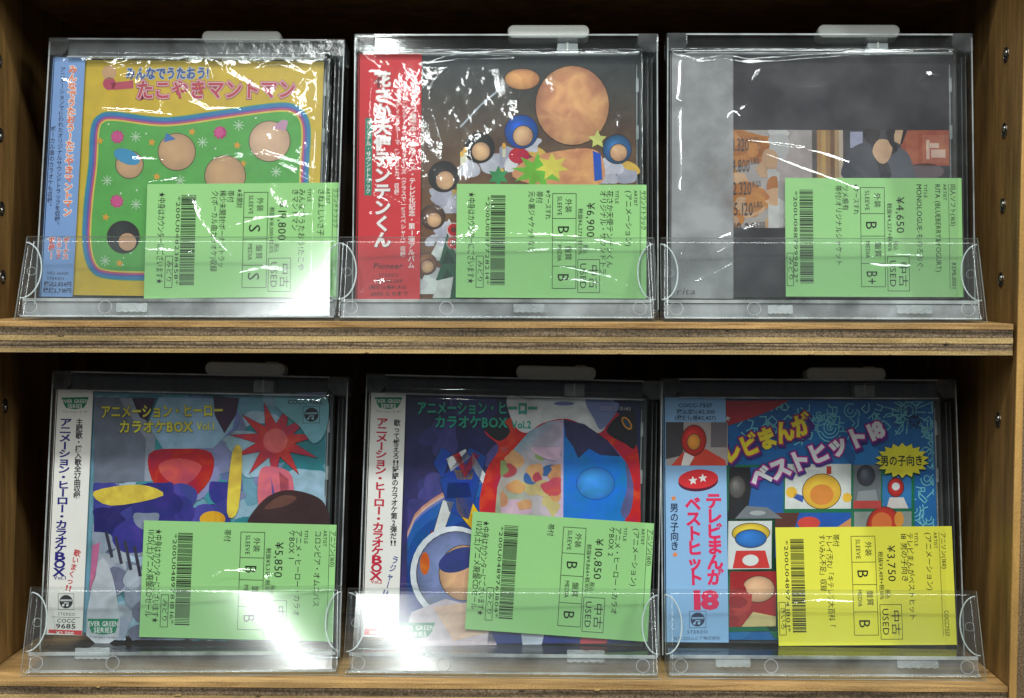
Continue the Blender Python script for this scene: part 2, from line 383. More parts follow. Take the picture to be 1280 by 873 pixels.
class Print:
    """flat print on one sheet; positions are measured from the photograph's view of that sheet (px -> metres on the sheet)"""
    EPS = 0.000035
    def __init__(s, px, rect):
        # homography from the four photographed corners (TL,TR,BR,BL) to the sheet rectangle
        x0, y0, x1, y1 = rect; dst = [(x0,y1),(x1,y1),(x1,y0),(x0,y0)]
        A = []; b = []
        for (x, y), (u, v) in zip(px, dst):
            A.append([x,y,1,0,0,0,-u*x,-u*y]); b.append(u)
            A.append([0,0,0,x,y,1,-v*x,-v*y]); b.append(v)
        s.h = np.append(np.linalg.solve(np.array(A, float), np.array(b, float)), 1).reshape(3,3)
        s.k = (y1-y0)/(0.5*((px[3][1]-px[0][1])+(px[2][1]-px[1][1])))     # metres per photo pixel
        s.z0 = 0.0; s.new()
    def new(s): s.v = []; s.f = []; s.c = []; return s
    def p(s, x, y):
        q = s.h @ np.array((x, y, 1.0)); return (q[0]/q[2], q[1]/q[2])
    def poly(s, pts, col, lay=1):
        b = len(s.v); z = s.z0+lay*s.EPS
        pl = [s.p(*q) for q in pts]
        s.v += [(*q, z) for q in pl]
        cols = col if isinstance(col, list) else [col]*len(pts)
        ar = sum(pl[i][0]*pl[(i+1)%len(pl)][1]-pl[(i+1)%len(pl)][0]*pl[i][1] for i in range(len(pl)))
        idx = list(range(len(pts)))
        if ar < 0: idx = idx[::-1]
        s.f.append(tuple(b+i for i in idx)); s.c.append([cols[i] for i in idx])
    def rect(s, x0, y0, x1, y1, col, lay=1): s.poly([(x0,y0),(x1,y0),(x1,y1),(x0,y1)], col, lay)
    def disc(s, x, y, rx, col, lay=1, ry=None, rot=0, a0=0, a1=360, n=32):
        ry = ry or rx; pts = []
        for i in range(n if a1-a0 >= 360 else n+1):
            t = radians(a0+(a1-a0)*i/n); u, v = rx*cos(t), -ry*sin(t); r = radians(rot)
            pts.append((x+u*cos(r)+v*sin(r), y-u*sin(r)+v*cos(r)))
        s.poly(pts, col, lay)
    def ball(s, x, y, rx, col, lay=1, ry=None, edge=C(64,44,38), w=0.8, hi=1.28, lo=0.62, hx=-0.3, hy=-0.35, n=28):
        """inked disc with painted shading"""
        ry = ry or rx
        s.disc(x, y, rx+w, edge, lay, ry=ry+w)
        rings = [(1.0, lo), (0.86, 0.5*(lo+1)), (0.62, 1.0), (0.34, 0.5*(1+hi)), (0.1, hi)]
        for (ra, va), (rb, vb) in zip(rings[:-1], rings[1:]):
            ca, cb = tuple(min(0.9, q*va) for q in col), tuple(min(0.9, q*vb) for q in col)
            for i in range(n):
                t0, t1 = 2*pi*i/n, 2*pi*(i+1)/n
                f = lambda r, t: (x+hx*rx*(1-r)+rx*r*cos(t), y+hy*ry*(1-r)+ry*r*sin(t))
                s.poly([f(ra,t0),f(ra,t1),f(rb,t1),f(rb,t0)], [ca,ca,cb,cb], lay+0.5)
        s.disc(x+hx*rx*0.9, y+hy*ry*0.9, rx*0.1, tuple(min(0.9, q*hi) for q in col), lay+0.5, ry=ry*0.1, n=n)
    def star(s, x, y, r, col, lay=1, n=5, q=0.45, rot=90, ry=None):
        ry = ry or r; pts = []
        for i in range(2*n):
            t = radians(rot+180*i/n); k = 1 if i % 2 == 0 else q
            pts.append((x+r*k*cos(t), y-ry*k*sin(t)))
        s.poly(pts, col, lay)
    def line(s, pts, w, col, lay=1):
        for (x0,y0),(x1,y1) in zip(pts[:-1], pts[1:]):
            d = math.hypot(x1-x0, y1-y0) or 1; nx, ny = -(y1-y0)/d*w/2, (x1-x0)/d*w/2; ex, ey = (x1-x0)/d*w*0.3, (y1-y0)/d*w*0.3
            s.poly([(x0+nx-ex,y0+ny-ey),(x1+nx+ex,y1+ny+ey),(x1-nx+ex,y1-ny+ey),(x0-nx-ex,y0-ny-ey)], col, lay)
    def box(s, pts, w, col, lay=1): s.line(list(pts)+[pts[0]], w, col, lay)
    def _put(s, ch, off, fn, col, lay):
        vs, fs, _ = glyph(ch, off); b = len(s.v); z = s.z0+lay*s.EPS
        s.v += [(*fn(x, y), z) for x, y in vs]
        s.f += [tuple(b+i for i in f) for f in fs]; s.c += [[col]*len(f) for f in fs]
    def text(s, t, p0, p1, h, col, lay=3, off=0.0, shear=0.0):
        """one line from p0 to p1 (baseline, photo px); h = cap height in photo px; glyph tops to the left of travel"""
        a = Vector(s.p(*p0)); e = Vector(s.p(*p1)); d = e-a; Ln = d.length; d.normalize(); up = Vector((-d.y, d.x))
        tot = sum(glyph(c, 0.0)[2] for c in t); kx = Ln/tot; ky = h*s.k/0.76; x = 0
        for c in t:
            def fn(gx, gy, x=x): q = a+d*((x+gx+shear*gy)*kx)+up*(gy*ky); return (q.x, q.y)
            s._put(c, off, fn, col, lay); x += glyph(c, 0.0)[2]
    def vtext(s, t, p0, p1, w, col, lay=3, off=0.0, fill=1.0):
        """upright characters stacked from p0 to p1 along the column's centre line; a tuple entry shares one cell"""
        a = Vector(s.p(*p0)); e = Vector(s.p(*p1)); d = e-a; Ln = d.length; d.normalize(); rt = Vector((-d.y, d.x))
        cell = Ln/len(t); ww = w*s.k
        for i, c in enumerate(t):
            o = a+d*(cell*(i+0.5))
            if len(c) > 1:
                tw = sum(glyph(q, 0.0)[2] for q in c); x = 0
                for q in c:
                    def fn(gx, gy, x=x): r = o+rt*(((x+gx)/tw-0.5)*ww)-d*((gy-0.36)*cell*fill*1.05); return (r.x, r.y)
                    s._put(q, off, fn, col, lay); x += glyph(q, 0.0)[2]
            else:
                adv = glyph(c, 0.0)[2]
                def fn(gx, gy):
                    u, v = gx-adv/2, gy-0.37
                    if adv < 0.9: u *= 0.95/adv if c in 'BOXx' else 1
                    if adv < 0.9 and c in 'BOX': v *= 1.25
                    if c in 'ー―-〈〉「」()': u, v = v*(-1 if c != 'ー' else 1), -u*(1 if c != 'ー' else 1)
                    if c in '。、': u += 0.55; v += 0.5
                    r = o+rt*(u*ww)-d*(v*cell*fill*1.02); return (r.x, r.y)
                s._put(c, off, fn, col, lay)
    def build(s, name, m, parent, mat_local=None, zf=None):
        if zf: s.v = [(x, y, z+zf(x, y)) for x, y, z in s.v]
        me = bpy.data.meshes.new(name); me.from_pydata(s.v, [], s.f)
        ca = me.color_attributes.new('ink', 'FLOAT_COLOR', 'CORNER')
        flat = np.array([(*c, 1.0) for f in s.c for c in f], 'f').ravel(); ca.data.foreach_set('color', flat)
        me.materials.append(m); me.update()
        o = bpy.data.objects.new(name, me); COL.objects.link(o); o.parent = parent
        if mat_local is not None: o.matrix_local = mat_local
        s.new(); return o
def V(t):
    """split a vertical string into cells; {27} keeps a group in one cell"""
    out = []; i = 0
    while i < len(t):
        if t[i] == '{': j = t.index('}', i); out.append(t[i+1:j]); i = j+1
        else: out.append(t[i]); i += 1
    return out

def smooth_loop(pts, n=6):
    out = []; m = len(pts)
    for i in range(m):
        p0, p1, p2, p3 = (Vector(pts[(i+k-1) % m]) for k in range(4))
        for j in range(n):
            t = j/n; out.append(tuple(0.5*((2*p1)+(p2-p0)*t+(2*p0-5*p1+4*p2-p3)*t*t+(3*p1-p0-3*p2+p3)*t**3)))
    return out
def inset(pts, d):
    out = []; m = len(pts); ar = sum(pts[i][0]*pts[(i+1)%m][1]-pts[(i+1)%m][0]*pts[i][1] for i in range(m)); sg = 1 if ar > 0 else -1
    for i in range(m):
        a = Vector(pts[i-1]); b = Vector(pts[(i+1) % m]); t = (b-a).normalized()
        out.append((pts[i][0]-t.y*d*sg, pts[i][1]+t.x*d*sg))
    return out

# ------------------------------------------------------------------ a CD in its display stand
SW, SH = 0.138, 0.122
def case_matrix(X, Y, Z, lean, yaw, roll):
    a, b, g = radians(lean), radians(yaw), radians(roll)
    def w(x, z):
        zz = z-SH/2; x, zz = x*cos(g)+zz*sin(g), -x*sin(g)+zz*cos(g); z = zz+SH/2
        y, z = z*sin(a), z*cos(a)
        return Vector((X+x*cos(b)-y*sin(b), Y+x*sin(b)+y*cos(b), Z+z))
    o = w(0, 0); r = (w(1, 0)-o).normalized(); u = (w(0, 1)-o).normalized(); n = r.cross(u)
    m = Matrix((r, u, n)).transposed().to_4x4(); m.translation = o
    return m

CASES = {   # sheet centre X, depth, height over its shelf, lean, yaw, roll, stand X, shelf height
 'U1': (-0.1749, 0.0338, 0.0115, 9.92, -0.98, 0.46, -0.1708, S),
 'U2': (-0.0159, 0.0299, 0.0111, 6.78, -0.01, -0.03, -0.0153, S),
 'U3': (0.1404, 0.0315, 0.0119, 7.14, -1.06, 0.26, 0.1417, S),
 'L1': (-0.1731, 0.0306, 0.0147, 7.35, -0.41, 1.02, -0.1706, 0.0),
 'L2': (-0.0132, 0.0337, 0.0132, 7.45, -1.45, 1.10, -0.0128, 0.0),
 'L3': (0.1395, 0.0341, 0.0130, 9.68, 0.06, 0.04, 0.1454, 0.0)}
CORN = { 'U1':[(72,74),(404,78),(394,372),(54,370)],'U2':[(448,72),(797,71),(796,374),(448,371)],
 'U3':[(838,71),(1189,72),(1189,371),(837,371)],'L1':[(74.4,486),(408,500),(402,798),(58.5,790)],
 'L2':[(463.6,493.5),(802,502),(795,806),(455.7,790)],'L3':[(827,498.5),(1167,498),(1174,806),(836,798)]}

def make_stand(key, label, seed, bow, skew, twist, tapes, top_milk=False, tilt=20):
    X, Y, Z, lean, yaw, roll, LX, zs = CASES[key]
    rnd = random.Random(seed); Mk = Matrix.Rotation(math.atan(skew/0.078), 4, 'Z')
    Mc = case_matrix(X, Y, zs+Z, lean, yaw, roll)
    Mh = Matrix.Translation((LX, 0.009, zs)) @ Matrix.Rotation(radians(yaw), 4, 'Z')
    h = empty('display_stand', Mh)
    tag(h, label, 'display stand', 'clear CD display stands on the two shelves')
    Mf = Mh.inverted() @ Mc                       # case frame inside the stand
    # base plate flat on the shelf
    MB().quadbox((-0.0765, 0.0012, 0.0002), (0.0765, Y+0.010, 0.0016)).build('base_plate', [M_CLEAR], h, Mk)
    # leaning front lip, slightly bowed and warped
    nx, nz, hgt, th = 36, 14, 0.0435, 0.0013
    mb = MB()
    tl = radians(tilt)
    def lip(u, t, k):
        x = (u-0.5)*2; wid = 0.0782-0.0009*t
        y = hgt*t*sin(tl)+bow*(x*x-0.4)*t + twist*x*t
        z = 0.0003+hgt*t*cos(tl)
        return (wid*x, y+k*th*cos(tl), z-k*th*sin(tl) if t > 0.01 else z)
    for k in (0, 1):
        for j in range(nz+1):
            for i in range(nx+1): mb.v.append(lip(i/nx, j/nz, k))
    W = nx+1; B = W*(nz+1)
    for j in range(nz):
        for i in range(nx):
            a = j*W+i; mb.f += [(a,a+1,a+W+1,a+W), (B+a,B+a+W,B+a+W+1,B+a+1)]; mb.m += [0,0]
    for i in range(nx):
        a = i; mb.f.append((a,B+a,B+a+1,a+1)); mb.m.append(1)
        a = nz*W+i; mb.f.append((a,a+1,B+a+1,B+a)); mb.m.append(1)
    for j in range(nz):
        a = j*W; mb.f.append((a,a+W,B+a+W,B+a)); mb.m.append(1)
        a = j*W+nx; mb.f.append((a,B+a,B+a+W,a+W)); mb.m.append(1)
    lo = mb.build('front_lip', [M_LIP, M_RIM], h, Mk, smooth=False)
    for p_ in lo.data.polygons: p_.use_smooth = p_.material_index == 0
    # half-moon side tabs behind the lip
    Ml = Matrix.Translation((0, 0, 0.0003)) @ Matrix.Rotation(radians(90)-tl, 4, 'X')      # local y up the lip, local z out
    for sg in (-1, 1):
        pts = [(0, 0.012)]+[(-0.0085*sin(pi*q/16), 0.0265-0.0145*cos(pi*q/16)) for q in range(1, 16)]+[(0, 0.041)]
        pts = [(sg*(x), y) for x, y in pts]
        if sg < 0: pts = pts[::-1]
        Mt = Ml @ Matrix.Translation((sg*0.0772, 0, -0.0021)) @ Matrix.Rotation(radians(-sg*(24 if sg > 0 else 12)), 4, 'Y')
        t_ = MB().prism(pts, -0.0009, 0.0, 0, 1).build('side_tab', [M_CLEAR, M_RIM], lo, Mt)
        MB().tube([(x, y, -0.0002) for x, y in (pts if sg > 0 else pts[::-1])], 0.0004).build('tab_highlight', [M_RIM], lo, Mt, smooth=True)  # whitish tube added so the tab's arc reads as a bright line
        MB().ring(sg*-0.0040, 0.0262, 0.0001, 0.0021, 0.00013, 24).build('mould_mark', [M_EDGE], lo, Mt)
    # channel at the foot of the lip
    ch = MB().quadbox((-0.0755, 0.0050, 0.0096), (0.0755, Y-0.005, 0.0106), 0).build('foot_channel', [M_CLEAR], h, Mk)
    MB().quadbox((-0.0755, 0.0045, 0.0092), (0.0755, 0.0050, 0.0108)).build('channel_edge', [M_EDGE], h, Mk)
    MB().quadbox((-0.0760, 0.0018, 0.0017), (0.0760, 0.0026, 0.0026)).build('foot_edge', [M_EDGE], h, Mk)
    MB().quadbox((-0.0757, 0.0052, 0.0019), (0.0757, 0.0058, 0.0088)).build('foot_panel', [M_FOOT if zs > 0.1 else M_FOOT2], h, Mk)
    for x in (-0.0705, rnd.uniform(-0.036, -0.024), 0.0690):
        MB().ring(x, 0.0062, 0.0016, 0.0032, 0.00016, 26).build('mould_mark', [M_FOOT], h, Mk @ Ml)
    for (x, w, y, hh) in tapes:
        n = 10; top_ = [(x+w*i/n, y+hh+rnd.uniform(-0.0002, 0.0002)) for i in range(n+1)]; bot = [(x+w*i/n, y-(0.0005 if i % 2 else 0)) for i in range(n+1)]
        MB().prism(bot+top_[::-1], -0.0022, -0.0019).build('tape_piece', [M_TAPE], h, Mk @ Ml)
    # upright frame that hugs the case
    bot = (0.0019-Z+0.0125*sin(radians(lean)))/cos(radians(lean)) + abs(sin(radians(roll)))*0.076
    fx0, fx1, ft = -0.0718, 0.0798, 0.1322
    c0, c1 = -0.0125, 0.0036
    MB().quadbox((fx0+0.002, bot+0.002, c0), (fx1-0.002, ft-0.002, c0+0.0012)).build('back_sheet', [M_CLEAR], h, Mf)
    tr = MB().quadbox((fx0, ft-0.0018, c0-0.0005), (fx1, ft, c1)).build('top_rail', [M_MILK if top_milk else M_CLEAR], h, Mf, bevel=0.0004)
    MB().quadbox((fx0+0.010, ft-0.0092, c1-0.0016), (fx1-0.010, ft-0.0019, c1)).build('front_strip', [M_MILK if top_milk else M_CLEAR], tr)
    MB().quadbox((fx0+0.0095, ft-0.0100, c1-0.0020), (fx1-0.0095, ft-0.0093, c1+0.0006)).build('strip_edge', [M_EDGE], tr)
    MB().quadbox((fx0+0.0095, ft-0.0006, c1+0.0001), (fx1-0.0095, ft+0.0002, c1+0.0006)).build('strip_edge', [M_EDGE], tr)
    MB().quadbox((fx0, bot, c0-0.0005), (fx1, bot+0.0016, c1)).build('bottom_rail', [M_CLEAR], h, Mf, bevel=0.0004)
    for x0, x1 in ((fx0, fx0+0.0014), (fx1-0.0014, fx1)):
        r_ = MB().quadbox((x0, bot+0.0017, c0-0.0005), (x1, ft-0.0019, c1)).build('side_rail', [M_CLEAR], h, Mf)
        xo = x0-0.0001 if x0 < 0 else x1-0.0005
        MB().quadbox((xo, bot+0.0017, c1+0.0001), (xo+0.0006, ft-0.0019, c1+0.0005)).build('rail_edge', [M_EDGE], r_)
    # ribs beside the case on the hinge-less side
    for x in (fx1-0.0050, fx1-0.0029):
        MB().quadbox((x, bot+0.004, c0+0.0015), (x+0.0005, ft-0.011, c1-0.002)).build('inner_rib', [M_MILK], h, Mf)
    for sg, x in ((1, fx0-0.0004), (-1, fx1+0.0004)):
        pts = [(0, 0), (0.0105, 0), (0.0105, -0.0062), (0.0068, -0.0098), (0, -0.0098)]
        pts = [(x+sg*a, ft+0.0004+b) for a, b in pts]
        if sg > 0: pts = pts[::-1]
        MB().prism(pts, c0-0.001, c1+0.0012, 0, 1).build('corner_cap', [M_MILK, M_MILK], h, Mf, bevel=0.0007)
    # hard tag clipped to the top
    cx = (fx0+fx1)/2+0.0213
    prof = rrect(cx-0.0206, ft+0.0002, cx+0.0206, ft+0.0070, 0.0030, 5)
    b_ = MB().prism(prof, c0-0.002, c0+0.0100).build('security_tag', [M_TAG], h, Mf, bevel=0.0010)
    for p_ in b_.data.polygons: p_.use_smooth = False
    MB().quadbox((cx+0.0045, ft-0.0085, c0+0.0016), (cx+0.0150, ft-0.0021, c0+0.0085)).build('stem', [M_STEM], b_, bevel=0.0006)
    MB().quadbox((cx+0.0092, ft-0.0086, c0+0.0086), (cx+0.0101, ft-0.0020, c0+0.0092)).build('clip_slot', [M_TAG], b_)
    MB().quadbox((cx+0.0100, ft+0.0070, c0+0.002), (cx+0.0160, ft+0.0078, c0+0.006)).build('release_button', [M_TAG], b_)
    return h

FOLDS = {   # creases of the wraps, as seen on the sheets
 'U1': [[(120,96),(160,86),(195,72)],[(125,140),(160,143),(215,146)],[(140,101),(172,98),(190,80)],[(228,108),(240,130),(262,141),(300,139)],[(258,78),(262,100),(250,115)],[(282,84),(278,100),(265,112)],[(188,231),(225,228),(270,206),(330,195),(400,215)],[(322,225),(350,208),(395,232)],[(350,160),(392,142),(404,125)],[(270,292),(330,276),(390,271)],[(290,347),(330,339),(360,341)],[(85,322),(120,290),(150,262)],[(62,96),(92,106)],[(320,90),(350,84),(390,100)],[(130,215),(170,203),(205,202)],[(150,330),(185,316),(240,318)]],
 'U2': [[(458,94),(478,98),(486,112)],[(455,172),(486,180),(500,196)],[(470,128),(492,138),(505,150)],[(466,246),(484,256),(505,262)],[(450,368),(470,356),(492,352)],[(640,295),(720,300),(800,315)],[(650,318),(700,315),(800,318)],[(700,336),(760,350),(800,368)],[(690,350),(750,358),(805,372)],[(530,84),(570,78),(640,76)]],
 'U3': [[(845,73),(870,82),(905,78),(935,84),(975,80),(1060,73),(1185,69)],[(940,104),(950,92),(972,88),(985,80)],[(936,180),(975,186),(1020,195),(1060,208),(1095,235),(1132,267)],[(936,180),(955,197),(1000,215),(1050,232),(1095,250),(1132,267)],[(880,306),(915,296),(945,283)],[(896,318),(922,304),(945,283)],[(866,354),(895,343),(918,330)],[(1072,327),(1105,320),(1150,322),(1168,333)],[(1075,330),(1100,335),(1150,334)],[(1150,105),(1160,98),(1176,100)]],
 'L1': [[(250,498),(320,500),(402,504)],[(268,722),(285,714),(325,714)],[(318,726),(336,722),(352,722)]],
 'L2': [[(466,497),(600,500),(798,506)]],
 'L3': [[(950,764),(1005,755),(1060,757),(1105,764)],[(832,501),(1000,500),(1150,499)]]}
def make_case(key, label, art, obi_frac, obi_fill, film, seed, amp, creases, wash=None):
    wash = wash or M_PRINT
    """jewel case; art(P) prints the cover, returns the obi print list"""
    X, Y, Z, lean, yaw, roll, LX, zs = CASES[key]
    Mc = case_matrix(X, Y, zs+Z, lean, yaw, roll)
    cd = empty('cd_case', Mc); tag(cd, label, 'CD', 'used CDs standing in the shelf')
    P = Print(CORN[key], (-SW/2, 0, SW/2, SH))
    x0, x1, y0, y1 = -0.0698, 0.0722, -0.0016, 0.1236
    MB().quadbox((x0+0.0006, y0+0.0006, -0.0088), (x1-0.0006, y1-0.0006, -0.0022)).build('disc_tray', [M_TRAY], cd)
    lid = MB().quadbox((x0, y0, 0.00035), (x1, y1, 0.0014)).build('lid', [M_LID], cd)
    for a, b, e, f in ((x0, x1, y0, y0+0.0011), (x0, x1, y1-0.0011, y1), (x1-0.0011, x1, y0+0.0012, y1-0.0012)):
        MB().quadbox((a, e, -0.0055), (b, f, 0.0003)).build('lid_wall', [M_MILK], lid)
    for yy in (0.018, 0.045, 0.080, 0.104):
        MB().quadbox((x1-0.0030, yy, -0.0015), (x1-0.0016, yy+0.007, 0.0002)).build('booklet_tab', [M_EDGE], lid)
    MB().quadbox((SW/2+0.0004, 0.004, -0.0012), (SW/2+0.0009, 0.118, 0.0)).build('lid_rib', [M_EDGE], lid)
    sheet = MB().quadbox((-SW/2, 0, -0.0006), (SW/2, SH, 0.0)).build('cover_sheet', [M_PAPER], cd)
    P.z0 = 0.0; obi_cb = art(P)
    P.build('artwork', wash, sheet)
    if obi_cb:
        w = obi_frac*SW
        ob = MB().quadbox((-SW/2-0.0004, -0.0012, 0.00165), (-SW/2+w, SH+0.0008, 0.00180)).build('paper_strip', [obi_fill], cd)
        MB().quadbox((-SW/2-0.0012, -0.0012, -0.0088), (-SW/2-0.0009, SH+0.0008, 0.00180)).build('spine_fold', [obi_fill], ob)
        P.z0 = 0.00180; obi_cb(P); P.build('lettering', M_PRINT, ob)
    # transparent wrap lying over the front, wrinkled
    nx, ny = (280, 246) if zs > 0.1 else (200, 176); mb = MB()
    folds = []
    for path in FOLDS.get(key, []):
        q = [P.p(*p) for p in path]; py = sum(p[1] for p in path)/len(path)
        e_ = math.degrees(math.atan((343-py)/1708)); s0 = math.tan(radians(((51 if zs > 0.1 else 55)-e_-2*lean)/2))
        folds.append((q, s0, min(p[0] for p in q)-0.004, max(p[0] for p in q)+0.004, min(p[1] for p in q)-0.004, max(p[1] for p in q)+0.004))
    def hgt(x, y):
        xr, yr = x*0.8+y*0.6, y*0.8-x*0.6
        a = Vector((xr*16+seed*11.3, yr*42-seed*4.1, seed*1.7))
        v = 0.5*noise.noise(a)+0.22*noise.noise(a*2.3)
        r = 1-abs(noise.noise(Vector((x*24+y*13+seed*7, y*27-x*9, seed*2.3))))*2.2
        v += 0.7*max(0, r)**3
        q = amp*(0.55+0.55*v)
        for (ax, ay, bx, by, w, hh) in creases:
            dx, dy = bx-ax, by-ay; l2 = dx*dx+dy*dy; t = max(0, min(1, ((x-ax)*dx+(y-ay)*dy)/l2))
            bend = 0.0018*sin(t*pi)*(1 if hh > 0 else -1)
            d = math.hypot(x-ax-t*dx+bend, y-ay-t*dy-bend)
            q += hh*math.exp(-(d/w)**2)*(1-0.5*t)
        for path, s0, xa, xb, ya, yb in folds:
            if x < xa or x > xb or y < ya or y > yb: continue
            best = 1.0; n_ = len(path)-1
            for i in range(n_):
                ax, ay = path[i]; dx, dy = path[i+1][0]-ax, path[i+1][1]-ay; l2 = dx*dx+dy*dy
                t = max(0, min(1, ((x-ax)*dx+(y-ay)*dy)/l2)); d = math.hypot(x-ax-t*dx, y-ay-t*dy)
                if d < best: best = d; u = (i+t)/n_
            w = 0.0030*(0.35+0.65*sin(pi*min(1, max(0, u))))
            if best < w: k = best/w; q += w*s0*(1.0-1.2*k+0.2*k*k)
        return 0.0028+max(0, q)
    for j in range(ny+1):
        for i in range(nx+1):
            x = x0-0.0004+(x1-x0+0.0008)*i/nx; y = y0+0.001+(y1-y0+0.0015)*j/ny
            e = min(1, min(x-x0+0.0004, x1+0.0004-x, y-y0, y1+0.0015-y)/0.006); e = max(0, e)
            z = 0.0021+(hgt(x, y)-0.0021)*(e**0.6)
            mb.v.append((x, y, z))
    for j in range(ny):
        for i in range(nx):
            a = j*(nx+1)+i; mb.f.append((a, a+1, a+nx+2, a+nx+1)); mb.m.append(0)
    mb.build('plastic_wrap', [film], cd, smooth=True)
    return cd, P

M_PAPER = solid('paper_white', (0.72,0.71,0.68), 0.6, spec=0.2)

# ------------------------------------------------------------------ price tags
BLK = (0.018, 0.022, 0.016)
def price_tag(key, P, corners, colour, label, d):
    """reading direction runs down the photo; printed positions are given as fractions of the tag (s along reading 0..1, t from its top 0..1)"""
    Mc = case_matrix(*[CASES[key][0], CASES[key][1], CASES[key][7]+CASES[key][2], *CASES[key][3:6]])
    tl, tr, br, bl = (Vector(P.p(*c)) for c in corners)
    ctr = (tl+tr+br+bl)/4
    rd = (((bl-tl)+(br-tr))/2); wid = rd.length; rd.normalize()
    hgt = (((tr-tl)+(br-bl))/2).length
    upv = Vector((-rd.y, rd.x))
    m = Matrix(((rd.x,upv.x,0,ctr.x),(rd.y,upv.y,0,ctr.y),(0,0,1,0.00192),(0,0,0,1)))
    e = empty('price_tag', Mc @ m); tag(e, label, 'price tag', 'printed price tags on the CDs')
    mm = solid('tag_paper', colour, 0.7, spec=0.2, noise_amt=0.03, nscale=90)
    rc = random.Random(d['seed']); l1, l2, l3 = rc.uniform(0.0002, 0.0005), rc.uniform(0.0001, 0.0004), rc.uniform(0.5, 1.5)
    zf = lambda x, y: l1*max(0, y/hgt+0.1)**2*2+l2*max(0, -y/hgt-0.1)**2*2+0.0001*sin(x/wid*4*l3)
    mb = MB(); nu, nv = 12, 20
    for k in (0, 1):
        for j in range(nv+1):
            for i in range(nu+1):
                x, y = -wid/2+wid*i/nu, -hgt/2+hgt*j/nv; mb.v.append((x, y, zf(x, y)+k*0.00012))
    B_ = (nu+1)*(nv+1)
    for j in range(nv):
        for i in range(nu):
            q = j*(nu+1)+i; mb.f += [(B_+q,B_+q+1,B_+q+nu+2,B_+q+nu+1), (q,q+nu+1,q+nu+2,q+1)]; mb.m += [0,0]
    rim = [i for i in range(nu+1)]+[j*(nu+1)+nu for j in range(1,nv+1)]+[nv*(nu+1)+i for i in range(nu-1,-1,-1)]+[j*(nu+1) for j in range(nv-1,0,-1)]
    for p_, q_ in zip(rim, rim[1:]+rim[:1]): mb.f.append((p_, q_, B_+q_, B_+p_)); mb.m.append(0)
    mb.build('label_paper', [mm], e)
    Q = Print([(0,0),(100,0),(100,100),(0,100)], (-wid/2, -hgt/2, wid/2, hgt/2)); Q.z0 = 0.00015
    Q.k = hgt/100
    ax = hgt/wid                      # to keep line widths alike
    T_ = lambda t, s0, s1, y, hh, off=0.0: Q.text(t, (s0, y), (s1, y), hh, BLK, 2, off)
    def ln(x0, y0, x1, y1, w=0.28):
        if x0 == x1: Q.rect(x0-w*ax/2, y0, x1+w*ax/2, y1, BLK, 2)
        else: Q.rect(x0, y0-w/2, x1, y1+w/2, BLK, 2)
    for (t, s0, s1, y, hh) in d['text']: T_(t, s0, s1, y, hh, 0.0)
    Q.build('lettering', M_LABEL, e, None, zf)
    for b in d['lines']: ln(*b)
    def bx(x0, y0, x1, y1): ln(x0,y0,x1,y0); ln(x0,y1,x1,y1); ln(x0,y0,x0,y1); ln(x1,y0,x1,y1)
    for b in d['boxes']: bx(*b)
    Q.build('ruled_boxes', M_LABEL, e, None, zf)
    x0, x1, ya, yb = d['bar']; rnd = random.Random(d['seed']); x = x0
    while x < x1:
        w = rnd.choice((0.45, 0.45, 0.45, 1.05)); Q.rect(x, ya, min(x+w, x1), yb, BLK, 2); x += w+rnd.choice((0.42, 0.42, 0.9))
    Q.build('barcode', M_LABEL, e, None, zf)
    return e

